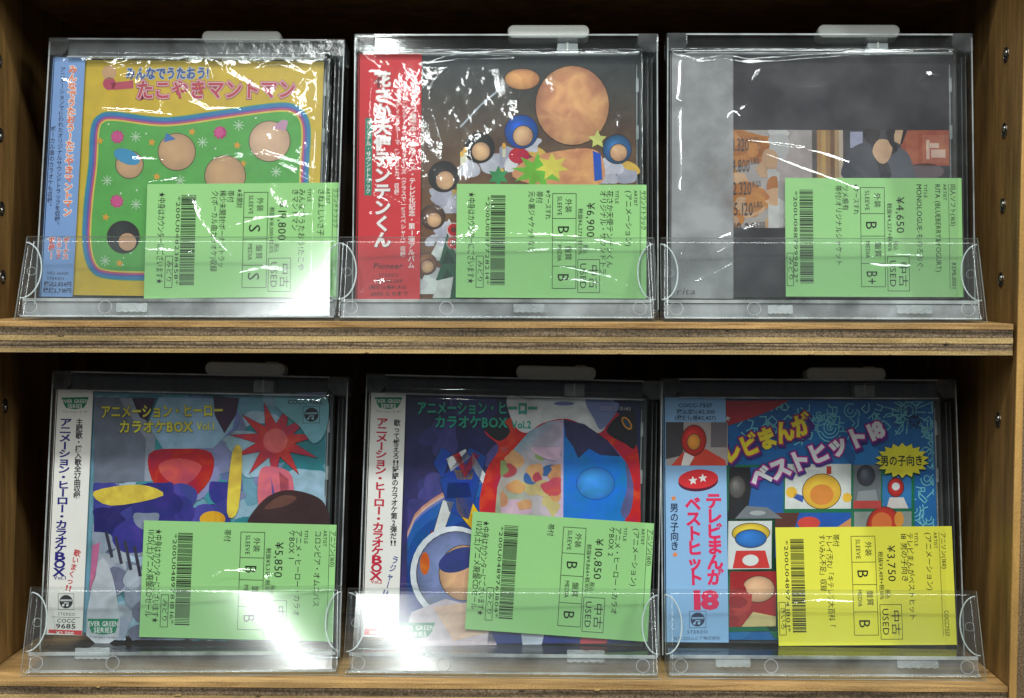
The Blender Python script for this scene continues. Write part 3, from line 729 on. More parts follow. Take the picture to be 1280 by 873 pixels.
def tag_data(kind, seed, cat, code, artist, title, price, tax, grades, notes, number, box, extra=()):
    if kind == 'long': K = dict(c=2.7, ca=3.3, a=6.6, ar=10.8, ti=16.4, t1=20.7, t2=24.2, p=31.4, zk=33.2, tx=35.8, b0=24.5, b1=36, g0=37, g1=49.4, n0=53, n1=57.8, n2=61.9, ba=74.3, bb=82, nu=84.6, m0=85.6, m1=89.4, e1=93.8, e2=97.4, k=1.0)
    else: K = dict(c=6.3, ca=7.4, a=10.4, ar=15, ti=21.3, t1=25.5, t2=29.0, p=37, zk=38.8, tx=42, b0=30.2, b1=42.3, g0=43.7, g1=57.2, n0=61, n1=67.3, n2=71.2, ba=84.2, bb=91.8, nu=95.2, m0=95.6, m1=99.2, e1=0, e2=0, k=1.05)
    k = K['k']; tx = []
    def fit(s, per, s0=5, mx=92): return (s0, min(mx, s0+per*sum(1.0 if WIDE(c) else 0.62 for c in s)))
    def A(s, s0, s1, y, h): tx.append((s, s0, s1, y, h*k))
    A(cat, *fit(cat, 4.4), K['c'], 2.5)
    if code: A(code, 71, 93, K['c'], 2.5)
    A('ARTIST', 5, 19, K['a'], 1.9); A(artist, *fit(artist, 6.0 if any(WIDE(c) for c in artist) else 5.2), K['ar'], 3.0)
    A('TITLE', 5, 17, K['ti'], 1.9)
    A(title[0], *fit(title[0], 6.2), K['t1'], 3.0)
    if len(title) > 1: A(title[1], *fit(title[1], 6.2), K['t2'], 3.0)
    A(price, 16, 16+ (31 if len(price) < 7 else 35), K['p'], 4.5); A('税込', 53, 61, K['zk'], 2.4)
    A(tax, 21, 62, K['tx'], 2.2)
    bm = (K['b0']+K['b1'])/2
    A('中古', 70, 92, bm-0.6, 4.0); A('USED', 69, 92, K['b1']-1.2, 3.6)
    g0, g1 = K['g0'], K['g1']
    A('外装', 12.5, 25, g0+5.4, 2.9); A('SLEEVE', 10.5, 27.5, g1-2.6, 2.5); A('盤質', 54, 67, g0+5.4, 2.9); A('MEDIA', 53, 68, g1-2.6, 2.5)
    for g, s0 in zip(grades, (36, 78)): A(g, s0, s0+(8 if len(g) == 1 else 12), g1-2.9, 6.4)
    if notes[0]: A(notes[0], *fit(notes[0], 4.6), K['n0'], 2.7)
    for s, y in zip(notes[1:], (K['n1'], K['n2'], K['n2']+4)): A(s, *fit(s, 5.4, 6, 95), y, 3.0)
    A('*'+number+'*', 11, 89, K['nu'], 2.2)
    A(box, 67, 87, K['m1']-1.0, 2.3)
    for s, y in zip(extra, (K['e1'], K['e2'])): A(s, 7, 88 if '★' in s else 83, y, 3.3)
    return dict(text=tx, lines=[(5, K['ca'], 93, K['ca'], 0.22), (30, g0, 30, g1), (49, g0, 49, g1), (72, g0, 72, g1)],
                boxes=[(66, K['b0'], 95, K['b1']), (8, g0, 91.5, g1), (63.5, K['m0'], 91, K['m1'])], bar=(10, 89, K['ba'], K['bb']), seed=seed)

# ------------------------------------------------------------------ cover prints
WHITE = (0.78,0.78,0.76); INK = (0.02,0.02,0.025)
SKIN = C(226,178,140); SKIN2 = C(205,160,120)
def logo_ever(P, x0, y0, x1, y1, lay=3):
    g = C(24,128,92); cx = (x0+x1)/2; h = y1-y0
    P.poly([(x0,y0),(x1,y0),(x1-1,y0+h*0.35),(cx+h*0.75,y1-h*0.12),(cx,y1),(cx-h*0.75,y1-h*0.12),(x0+1,y0+h*0.35)], g, lay)
    P.text('EVER GREEN', (x0+0.5, y0+h*0.48), (x1-0.5, y0+h*0.48), h*0.33, WHITE, lay+1, 0.02)
    P.text('SERIES', (cx-h*0.62, y0+h*0.88), (cx+h*0.62, y0+h*0.88), h*0.33, WHITE, lay+1, 0.02)
def emblem(P, x, y, r, ink=INK, pap=WHITE, lay=3, frame=True):
    if frame: P.box([(x-r*1.12,y-r*1.12),(x+r*1.12,y-r*1.12),(x+r*1.12,y+r*1.12),(x-r*1.12,y+r*1.12)], 0.5, ink, lay)
    P.disc(x, y, r*0.95, ink, lay)
    P.rect(x-r*0.8, y-r*0.30, x+r*0.8, y-r*0.06, pap, lay+1)
    P.text('Columbia', (x-r*0.72, y-r*0.10), (x+r*0.72, y-r*0.10), r*0.16, ink, lay+2)
    for k in (-0.42, 0.18):
        P.disc(x+k*r, y+r*0.52, r*0.17, pap, lay+1, n=14); P.rect(x+(k+0.10)*r, y+r*0.12, x+(k+0.18)*r, y+r*0.52, pap, lay+1)
    P.poly([(x-0.32*r,y+0.10*r),(x+0.36*r,y+0.10*r),(x+0.36*r,y+0.24*r),(x-0.32*r,y+0.24*r)], pap, lay+1)
def burst(P, x, y, r, col, lay=2, n=8, w=0.9):
    for i in range(n):
        t = pi*i/n*2; P.line([(x,y),(x+r*cos(t),y+r*sin(t))], w, col, lay)
def blobs(P, box, cols, n, rmin, rmax, lay, seed):
    rnd = random.Random(seed); x0,y0,x1,y1 = box
    for i in range(n):
        cx, cy, r = rnd.uniform(x0,x1), rnd.uniform(y0,y1), rnd.uniform(rmin,rmax); k = rnd.randint(7,11); a0 = rnd.random()*6
        ex = rnd.uniform(0.7,1.6); c = rnd.choice(cols); j = rnd.uniform(0.85,1.12); pts = []
        for q in range(k):
            t = a0+2*pi*q/k; rr = r*rnd.uniform(0.75,1.2)
            pts.append((min(x1,max(x0,cx+rr*ex*cos(t))), min(y1,max(y0,cy+rr*sin(t)))))
        P.poly(smooth_loop(pts, 3), tuple(v*j for v in c), lay+i*0.12)

def art_U1(P):
    yel = C(214,178,52)
    P.poly([(72,74),(404,78),(394,372),(54,370)], yel, 1)
    rim = smooth_loop([(124,143),(145,139),(207,146),(273,138),(339,129),(366,130),(382,142),(388,164),(386,205),(385,250),(385,310),(380,338),(362,348),(300,351),(200,352),(135,350),(112,338),(103,305),(105,255),(111,205),(114,160)], 8)
    o = C(170,190,90)
    for d, c, l in ((0,C(96,160,110),2),(1.2,C(52,128,178),3),(5.2,C(96,92,172),4),(7.6,C(196,84,120),5),(10,C(224,196,84),6),(12,C(92,170,78),7)):
        P.poly(inset(rim, d), c, l)
    for x, y, r, c in ((163,206,17,SKIN2),(222,190,23,SKIN2),(282,220,25,SKIN2),(337,177,25,C(222,180,150))):
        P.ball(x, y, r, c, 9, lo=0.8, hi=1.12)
    P.disc(160,196,17, C(58,140,186), 11, ry=9, rot=-22); P.ball(155,297,20, C(48,48,50), 9, lo=0.7); P.disc(160,303,11, C(196,150,120), 10)
    P.poly([(206,178),(209,166),(221,174)], C(60,110,170), 11); P.poly([(340,160),(353,150),(360,152),(357,164)], C(190,140,170), 11)
    for x, y in ((148,171),(276,166),(147,252),(210,262)): P.star(x, y, 9, C(190,60,120), 9, 9, 0.78); P.disc(x, y, 6.5, C(206,78,138), 10)
    for x, y in ((126,176),(191,178),(241,165),(297,182),(197,221),(133,272),(150,330),(304,205)): P.star(x, y, 5, C(226,160,52), 9, 5, 0.5, rot=80)
    for x, y in ((171,171),(254,178),(299,157),(135,226),(226,226),(171,256),(132,327),(345,215)): burst(P, x, y, 6.5, C(206,222,196), 9)
    for x, y in ((137,155),(320,148),(184,167),(270,186),(172,238),(152,242),(154,332)): P.disc(x, y, 1.2, C(220,230,200), 9, n=8)
    a, b = (158,97.5), (262,97.5)
    P.disc(138, 90, 9, SKIN2, 3); P.disc(138,104,8, C(190,70,100), 3); P.poly([(140,103),(168,100),(168,110),(142,112)], C(196,80,100), 3)
    P.text('みんなでうたおう!', a, b, 12.5, C(196,196,214), 4, 0.09); P.text('みんなでうたおう!', a, b, 12.5, C(50,84,150), 5, 0.035)
    a, b = (171,121.5), (369,121.5)
    P.text('たこやきマントマン', a, b, 19.5, C(176,62,92), 6, 0.10); P.text('たこやきマントマン', a, b, 19.5, C(228,184,192), 7, 0.07); P.text('たこやきマントマン', a, b, 19.5, C(196,66,84), 8, 0.025)
    def obi(P):
        k = C(30,36,70)
        t = V('みんなでうたおう!たこやきマントマン')
        P.vtext(t, (94,82), (86,272), 11, C(220,214,214), 1, 0.10); P.vtext(t, (94,82), (86,272), 11, C(222,112,58), 2, 0.03)
        P.vtext(V('アニメーションで使われたオリジナルサウンドトラックを収録。'), (81.5,84), (73,286), 7, k, 2, 0.01)
        P.vtext(V('ボーカル曲のカラオケも収録。'), (69,158), (63.5,263), 6.6, k, 2, 0.01)
        for s, x0, x1 in (('ボーナス', 85, 83.5), ('トラック', 76, 74.5), ('収録!', 67, 65.5)):
            P.vtext(V(s), (x0,298), (x1,326), 7.5, C(224,214,210), 1, 0.10); P.vtext(V(s), (x0,298), (x1,326), 7.5, C(206,78,70), 2, 0.03)
        P.text('VICL-60424', (60,345), (87,345.5), 4, k, 2); P.text('STEREO', (60,351.5), (82,352), 3.6, k, 2)
        P.text('税込2,854円', (56,359.5), (91,360), 5.2, k, 2, 0.02); P.text('税抜2,718円', (55,367.5), (91,368), 5.2, k, 2, 0.02)
    return obi

def art_U2(P):
    g0, g1, g2 = C(62,64,66), C(96,74,60), C(120,82,56)
    ys = [(71,C(58,62,66)),(120,C(74,70,66)),(190,C(108,80,62)),(260,C(122,84,58)),(374,C(112,70,46))]
    for (ya,ca),(yb,cb) in zip(ys[:-1], ys[1:]): P.poly([(448,ya),(797,ya),(797,yb),(448,yb)], [ca,ca,cb,cb], 1)
    rnd = random.Random(4)
    for i in range(16):
        x, y = rnd.uniform(530,660), rnd.uniform(84,120); P.line([(x,y),(x+rnd.uniform(-12,2),y+rnd.uniform(4,14))], 0.5, C(110,108,104), 2)
    for x, y, r in ((560,300,26),(540,345,22),(585,300,20)): P.poly([(x-r,y+r),(x,y-r),(x+r,y+r)], WHITE, 3)
    for x, y, r, c in ((553,222,19,C(40,34,32)),(598,186,19,C(38,34,34)),(651,166,21,C(44,92,176)),(773,188,18,C(60,104,150)),(540,272,15,C(96,66,52)),(532,330,13,C(150,96,70))):
        blobs(P, (x-r*1.3,y+r*0.4,x+r*1.4,y+r*2.4), [C(206,202,214),C(222,216,220),C(190,186,204)], 6, r*0.4, r*0.7, 3, int(x))
        P.disc(x+r*1.0, y+r*1.3, r*0.7, C(226,184,96), 2.5, ry=r*0.35, rot=-30)
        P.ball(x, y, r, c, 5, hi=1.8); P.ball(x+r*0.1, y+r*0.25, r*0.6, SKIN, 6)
    P.ball(652,100,22, C(224,158,112), 4, ry=13)
    P.line([(574,160),(600,132),(629,108)], 1.8, C(206,214,226), 5)
    P.ball(716,133,46.8, C(226,164,122), 6, ry=49.8, lo=0.72, hi=1.2)
    P.poly(smooth_loop([(640,222),(660,200),(700,190),(742,188),(756,206),(750,232),(690,236)], 4), C(224,158,114), 5); P.poly([(742,190),(752,194),(754,226),(744,228)], C(52,98,190), 7)
    P.star(672,216,34, C(120,190,70), 6, 9, 0.5, ry=24); P.star(690,210,22, C(226,208,96), 6.5, 7, 0.5, ry=18); P.star(622,222,14, C(64,150,90), 4, 6, 0.5)
    P.disc(648,196,13, C(196,44,72), 4, ry=10); P.star(748,176,12, C(214,214,130), 7, 5, 0.5)
    for y, w in ((318,20),(338,28),(362,36)): P.poly([(558,y-26),(558+w*0.8,y+12),(558-w*0.5,y+12)], C(40,92,66), 7)
    for x, y in ((566,288),(566,304)): P.disc(x, y, 9, C(230,200,196), 7); P.disc(x, y, 7.4, C(206,52,50), 8); P.disc(x, y, 3.5, C(120,60,44), 9)
    for x, y in ((578,200),(627,195),(574,205)): P.rect(x, y-8, x+4, y+3, C(240,232,200), 6); P.disc(x+2, y-11, 2.4, C(246,190,90), 6, ry=4)
    P.poly([(540,372),(548,350),(566,346),(562,372)], C(214,210,208), 8)
    def obi(P):
        w = (0.80,0.76,0.74); k = C(60,14,18)
        t = V('花さか天使テンテンくん')
        P.vtext(t, (476,92), (478,311), 21, C(110,30,36), 1, 0.06); P.vtext(t, (475.4,91.5), (477.4,310.5), 21, w, 2, 0.045)
        P.rect(454.5,150,463.5,246, C(30,120,98), 1); P.vtext(V('オリジナル・サウンドトラック'), (459,152), (459,244), 6.6, w, 2, 0.01)
        P.vtext(V('〈ジャンプ連載中〉人気アニメ・テレビ化記念・第{1}弾アルバム'), (515,104), (513.5,336), 8.4, w, 2, 0.015)
        P.vtext(V('オープニングテーマ/ブラブラボーズ〈クラスで一番スペシャル〉収録'), (504,104), (503,322), 7, w, 2, 0.01)
        P.vtext(V('エンディングテーマ「ピカピカ」収録'), (495.5,114), (494.5,246), 6.4, w, 2, 0.01)
        P.text('Pioneer', (466,336), (503,336), 7.5, k, 2, 0.01, shear=0.2); P.text('STEREO', (473,346), (498,346), 4.2, k, 2)
        P.text('定価¥2,009', (470,353.5), (503,353.5), 4.8, k, 2, 0.01); P.text('(税抜価格¥1,913)', (461,361), (508,361), 4.8, k, 2, 0.01); P.text('2000.12.15まで', (463,369), (510,369), 4.8, k, 2, 0.01)
    return obi

def art_U3(P):
    dk = C(58,54,58)
    P.poly([(838,71),(1189,72),(1189,371),(837,371)], dk, 1)
    P.poly([(838,71),(914,71),(914,371),(837,371)], C(176,178,180), 1.5)
    P.rect(880,164,1189,286, C(176,164,160), 2)
    blobs(P, (884,164,972,286), [C(196,128,62),C(204,138,76),C(182,112,52),C(206,164,128)], 34, 8, 22, 3, 5)
    blobs(P, (960,164,1015,286), [C(186,176,174),C(196,190,188),C(176,160,158)], 18, 10, 20, 4, 8)
    P.rect(1016,164,1022,286, C(92,82,80), 8)
    for i, c in enumerate((C(170,128,84),C(190,150,96),C(158,120,84),C(120,84,58),C(178,146,110),C(196,176,158))): P.rect(1022+i*5.6,164,1027.6+i*5.6,286, c, 8)
    P.rect(1055,164,1189,286, C(74,70,74), 8)
    P.rect(1128,164,1189,208, C(176,98,78), 9); P.rect(1134,166,1150,206, C(186,110,88), 9.5); P.rect(1155,170,1188,205, C(188,116,96), 9.5)
    for x, y, a, b in ((1163,180,1176,186),(1166,188,1184,198),(1160,176,1164,200)): P.rect(x, y, a, b, C(220,186,170), 10)
    P.rect(1064,166,1080,186, C(170,166,190), 9); P.disc(1158,215,24, C(120,104,108), 9, ry=10)
    # sitter in a grey cardigan, cropped above by the dark bar
    gr, gd = C(96,98,106), C(70,72,78)
    P.poly(smooth_loop([(1056,224),(1058,200),(1070,184),(1090,180),(1108,196),(1112,226)], 4), gd, 11)
    P.poly(smooth_loop([(1104,226),(1108,200),(1122,186),(1136,192),(1144,212),(1144,226)], 4), gr, 11)
    P.poly(smooth_loop([(1090,182),(1096,176),(1118,178),(1124,188),(1112,200),(1104,226),(1098,206)], 3), C(44,42,46), 12)
    P.poly(smooth_loop([(1092,190),(1100,176),(1114,178),(1117,190),(1110,204),(1100,204)], 4), C(206,166,134), 13)
    P.poly([(1119,164),(1131,164),(1132,172),(1127,182),(1120,178)], C(206,170,140), 13)
    P.poly(smooth_loop([(1081,164),(1100,164),(1101,172),(1092,182),(1084,176)], 3), C(38,32,34), 14)
    P.poly(smooth_loop([(1110,164),(1121,164),(1118,176),(1124,190),(1116,184),(1111,174)], 3), C(38,32,34), 14)
    P.poly([(1131,164),(1136,164),(1130,180),(1127,182)], C(38,32,34), 14)
    rows = (('1.320','KGS',190,914,936),('4.800','LBS',216,914,937),('2.320','KGS',244.5,915,939),('5.120','LBS',270,916,941),('18.28','KGS',295,914,944))
    for a, b, y, x0, x1 in rows:
        P.text(a, (x0,y), (x1,y), 17, C(64,58,60), 14, 0.0); P.text(b, (x1+0.5,y-10), (x1+12,y-10), 7.5, C(74,66,66), 14)
    P.rect(915,286,1189,371, C(50,48,52), 20); P.rect(1010,300,1012,371, C(62,60,64), 21)
    def obi(P):
        g = C(150,152,154)
        P.text('rita', (842,369), (867,369), 8, C(70,72,76), 2, 0.0, shear=0.2)
    return obi

def art_L1(P):
    teal, pale, lav, dkp = C(66,146,158), C(160,190,208), C(134,138,178), C(64,38,64)
    P.poly([(74.4,486),(408,500),(402,798),(58.5,790)], C(120,168,188), 1)
    blobs(P, (118,494,406,800), [teal,C(90,164,172),pale,lav,C(176,196,214),C(112,120,176),C(54,128,140)], 110, 10, 34, 2, 11)
    z = 16
    P.poly([(118,494),(150,495),(190,540),(192,600),(118,602)], C(112,118,134), z); P.poly([(150,496),(168,496),(196,545),(194,600),(182,600),(184,548)], C(146,152,166), z+1)
    P.poly([(200,496),(300,500),(292,536),(268,560),(206,560),(186,530)], C(150,180,204), z)
    P.poly([(268,496),(300,499),(296,520),(282,542),(270,520)], dkp, z+1); pass
    P.poly([(166,496),(196,497),(186,525),(176,520)], dkp, z+1)
    P.poly(smooth_loop([(188,566),(226,560),(266,566),(264,600),(232,626),(196,606)], 4), C(178,44,52), z+2); P.poly(smooth_loop([(200,580),(226,572),(254,582),(236,604),(212,600)], 4), C(200,84,88), z+3)
    blobs(P, (118,602,290,690), [C(52,48,128),C(60,56,140),C(44,40,112),C(72,70,152)], 40, 14, 26, z+2, 31)
    for q in ([(118,612),(176,604),(206,618),(140,630)], [(292,566),(304,564),(300,636),(286,640)]): P.poly(smooth_loop(q, 4), C(226,198,84), z+8)
    blobs(P, (116,640,200,800), [C(150,158,176),C(128,136,156),C(172,178,190),C(110,112,136)], 34, 10, 22, z+3, 32)
    for i in range(4): P.line([(134+i*12,664+i*6),(141+i*12,694+i*8)], 4, C(56,54,70), z+9)
    P.poly([(116,680),(126,676),(120,720),(112,740)], C(196,110,150), z+8); P.poly(smooth_loop([(124,700),(142,720),(150,796),(108,794)], 3), C(190,194,202), z+8)
    P.disc(268,648,16, C(232,176,60), z+9, ry=10)
    P.star(345,552,58, C(70,30,44), z+3, 11, 0.42, rot=72, ry=50); P.star(345,552,56.5, C(198,66,74), z+4, 11, 0.42, rot=72, ry=48.6); P.disc(345,552,15, C(214,104,110), z+5)
    P.poly(smooth_loop([(326,590),(344,584),(366,596),(364,640),(328,640)], 4), C(222,116,132), z+6)
    P.poly([(350,590),(362,600),(362,640),(354,640)], C(222,110,126), z+6); P.poly([(340,596),(350,640),(344,640)], C(96,88,160), z+7)
    P.poly(smooth_loop([(316,660),(326,630),(352,614),(382,616),(406,630),(405,660)], 5), C(62,38,40), z+8)
    P.poly(smooth_loop([(332,636),(352,620),(372,622),(360,632)], 4), C(104,66,58), z+9)
    yl, ol = C(226,214,84), C(84,80,60)
    P.text('アニメーション・ヒーロー', (127,519), (281,520), 13.5, ol, 30, 0.05); P.text('アニメーション・ヒーロー', (127,519), (281,520), 13.5, yl, 31, 0.03)
    P.text('カラオケBOX', (150,538), (243,539), 13, ol, 30, 0.05); P.text('カラオケBOX', (150,538), (243,539), 13, yl, 31, 0.03); P.text('Vol.1', (248,537), (270,537), 10, yl, 31, 0.02)
    P.poly(smooth_loop([(344,498),(380,500),(408,501),(407,540),(392,556),(374,534),(352,516)], 4), C(126,180,192), 29)
    P.text('COCC-9685', (360,507.5), (402,508.5), 6.2, INK, 30, 0.015); emblem(P, 389, 521, 9, C(34,30,40), C(150,190,200), 30)
    logo_ever(P, 110, 773, 150, 793, 30); P.text('アニメーション・ヒーロー', (112,798), (148,798.5), 3, INK, 30)
    return obi_green(('アニメーション・ヒーロー・カラオケBOX', C(38,34,120), (83.6,520), (74.5,718), 16), ('主題歌・挿入歌全{27}曲収録', (101,521), (97,621), 9), ('歌いまくっ{!!}', C(196,44,52), (98.5,685), (85,738), 9), 'Vol.1', ('COCC','9685'),
        dict(logo=(78,494,112.5,509), sm=(79,513,112), vol=(67,722.5,83), em=(83,751,9), st=(72,768.5,95), c1=(71,777.5,95), c2=(69.5,785,95.5), bar=[(60.4,786.5),(103.6,788),(103.2,794),(59.9,791)], pr=(70,792.8,93)))

def obi_green(title, sub, cry, vol, code, g):
    def obi(P):
        logo_ever(P, *g['logo'], 1); P.text('アニメーション・ヒーロー', (g['sm'][0],g['sm'][1]), (g['sm'][2],g['sm'][1]+0.6), 2.8, INK, 2)
        P.vtext(V(title[0]), title[2], title[3], title[4], title[1], 2, 0.035, 1.12)
        P.vtext(V(sub[0]), sub[1], sub[2], sub[3], INK, 2, 0.022, 1.05)
        P.vtext(V(cry[0]), cry[2], cry[3], cry[4], cry[1], 2, 0.02)
        v = g['vol']; P.text(vol, (v[0],v[1]), (v[2],v[1]+0.5), 4.6, title[1], 2, 0.02)
        emblem(P, *g['em'], C(40,40,44), WHITE, 2)
        v = g['st']; P.text('STEREO', (v[0],v[1]), (v[2],v[1]+0.5), 4, C(90,90,92), 2)
        if code:
            v = g['c1']; P.line([(v[0]-6,v[1]-7),(v[2]+6,v[1]-6)], 0.5, INK, 2); P.text(code[0], (v[0],v[1]), (v[2],v[1]+0.5), 5, INK, 2, 0.015)
            v = g['c2']; P.text(code[1], (v[0],v[1]), (v[2],v[1]+0.5), 6.2, INK, 2, 0.02)
        P.poly(g['bar'], C(206,52,58), 1); v = g['pr']; P.text('¥2,500', (v[0],v[1]), (v[2],v[1]+0.5), 4, WHITE, 2, 0.02)
    return obi

def art_L2(P):
    P.poly([(463.6,493.5),(802,502),(795,806),(455.7,790)], [C(34,30,78),C(40,36,84),C(30,60,130),C(70,60,130)], 1)
    blobs(P, (508,496,640,700), [C(58,56,120),C(76,70,140),C(44,40,98),C(92,84,150)], 26, 10, 26, 2, 3)
    z = 8
    # planet limb with its glow
    for d, c in ((0,C(214,150,130)),(3,C(226,186,170)),(6,C(120,130,200)),(9,C(46,104,184)),(22,C(36,84,162)),(40,C(28,62,132))):
        pts = [(508,665+d*1.1)]+[(508+i*9, 665+d*1.1-math.sqrt(max(0, i*9))*7.4+d*0.1) for i in range(1, 15)]+[(640,790),(508,790)]
        P.poly(pts, c, z); z += 0.5
    # ribbons of blue, white and yellow
    for q, c in (([(548,600),(586,560),(606,572),(584,650),(560,640)],C(36,72,156)),([(540,580),(550,560),(562,566),(552,600)],C(40,80,160)),([(556,574),(580,562),(586,572),(562,590)],C(226,226,226)),([(588,566),(604,592),(614,600),(602,606),(588,584)],C(220,224,228)),([(558,604),(584,604),(588,622),(556,624)],C(30,60,140)),([(552,626),(566,628),(552,668),(540,690),(540,668)],C(222,222,220)),([(568,622),(586,624),(602,650),(590,664),(570,640)],C(236,184,48)),([(564,570),(580,598),(598,570),(590,566),(580,582),(572,566)],C(214,60,60)),([(566,588),(592,588),(588,600),(570,600)],C(236,190,60)),([(538,664),(550,668),(532,700),(524,708)],C(206,70,66))):
        P.poly(inset(q, -0.7), C(20,24,60), z+1); P.poly(q, c, z+2)
    # big arch of red round a split field
    arch = smooth_loop([(598,640),(606,590),(622,560),(604,540),(634,524),(660,505),(700,500),(745,505),(778,522),(797,560),(801,620),(790,680),(700,690),(620,680)], 5)
    P.poly(arch, C(206,52,52), z+3)
    P.poly(smooth_loop([(632,497),(660,499),(745,500),(770,505),(756,536),(744,542),(724,530),(704,524),(676,530),(656,542),(640,530)], 4), C(222,222,222), z+4)
    P.poly(smooth_loop([(732,500),(770,503),(772,514),(752,538),(742,524)], 4), C(128,136,186), z+5); P.disc(704,505,13, C(112,120,170), z+5, ry=2.6)
    P.poly(smooth_loop([(758,540),(776,518),(792,512),(797,540),(794,562),(782,556)], 4), C(32,32,40), z+5); P.disc(784,530,9.5, C(222,150,60), z+6, ry=5, rot=-55); P.disc(784,530,7, C(44,70,90), z+7, ry=3.2, rot=-55)
    P.poly(smooth_loop([(604,536),(624,526),(636,540),(622,552)], 4), C(30,30,38), z+5)
    lf = [(616,660),(620,610),(634,570),(660,540),(684,528),(703.5,525),(703,660)]
    P.poly(lf, [C(150,170,120),C(190,180,170),C(150,176,186),C(140,172,190),C(150,180,196),C(196,180,206),C(216,186,214)], z+5)
    P.poly([(703.5,525),(730,531),(760,552),(782,578),(788,610),(782,650),(776,672),(703,664)], C(50,128,212), z+5)
    P.poly([(703.5,525),(730,531),(760,552),(776,572),(750,570),(736,562),(722,574),(716,560),(706,546)], C(54,52,92), z+6)
    P.poly(smooth_loop([(782,578),(792,606),(790,636),(782,650),(776,640),(784,612)], 4), C(96,96,146), z+6)
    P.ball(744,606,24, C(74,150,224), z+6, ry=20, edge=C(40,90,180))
    blobs(P, (624,560,700,650), [C(216,160,110),C(206,186,130),C(220,166,120),C(196,84,90),C(70,110,170),C(150,170,110),C(214,180,200)], 26, 6, 13, z+6, 77)
    # round dome at the lower left
    P.disc(566,716,54, C(222,226,232), z+6, ry=58); P.ball(568,716,48, C(126,138,182), z+7, ry=51)
    P.ball(578,716,30, SKIN, z+8, ry=34); P.disc(572,700,26, C(60,70,130), z+9, ry=14, rot=20); P.disc(530,704,6, C(214,110,52), z+8, ry=14)
    P.poly([(500,806),(514,764),(556,748),(600,760),(620,806)], C(206,190,200), z+9); P.poly([(540,758),(590,752),(610,790),(566,800)], C(226,190,170), z+10)
    P.poly([(610,786),(790,796),(790,806),(608,804)], C(52,66,130), z+9); P.poly([(726,794),(760,796),(758,806),(724,806)], C(196,80,90), z+10); P.poly([(650,790),(680,790),(676,806),(652,806)], C(190,196,210), z+10)
    te, tw = C(52,172,148), C(20,50,60)
    P.text('アニメーション・ヒーロー', (519,517), (671,517.5), 13.5, tw, z+14, 0.05); P.text('アニメーション・ヒーロー', (519,517), (671,517.5), 13.5, te, z+15, 0.03)
    P.text('カラオケBOX', (541,534), (633,535), 13, tw, z+14, 0.05); P.text('カラオケBOX', (541,534), (633,535), 13, te, z+15, 0.03); P.text('Vol.2', (638,536), (663,536), 10, te, z+15, 0.025)
    P.text('COCC-10145', (751,513), (789.5,514), 5, C(206,200,206), z+15, 0.0)
    logo_ever(P, 499, 777, 543, 796, z+14); P.text('アニメーション・ヒーロー', (503,800.5), (540,802), 3, WHITE, z+14)
    return obi_green(('アニメーション・ヒーロー・カラオケBOX', C(190,34,62), (476.8,523), (470.5,723), 15.5), ('歌って燃えろ{!!}好評のカラオケ第{2}弾だ{!!}', (495,525), (491,682), 8.6), ('ラジャー{!!}', C(44,64,140), (495,694), (480.5,745), 8), 'Vol.2', None,
        dict(logo=(467,497,501.5,512), sm=(468.5,516,500), vol=(464,727.5,478), em=(478.5,758,8.5), st=(467,776,490), bar=[(456.7,782.5),(499.8,785),(499.4,793),(456,790.4)], pr=(463,789.5,486)))

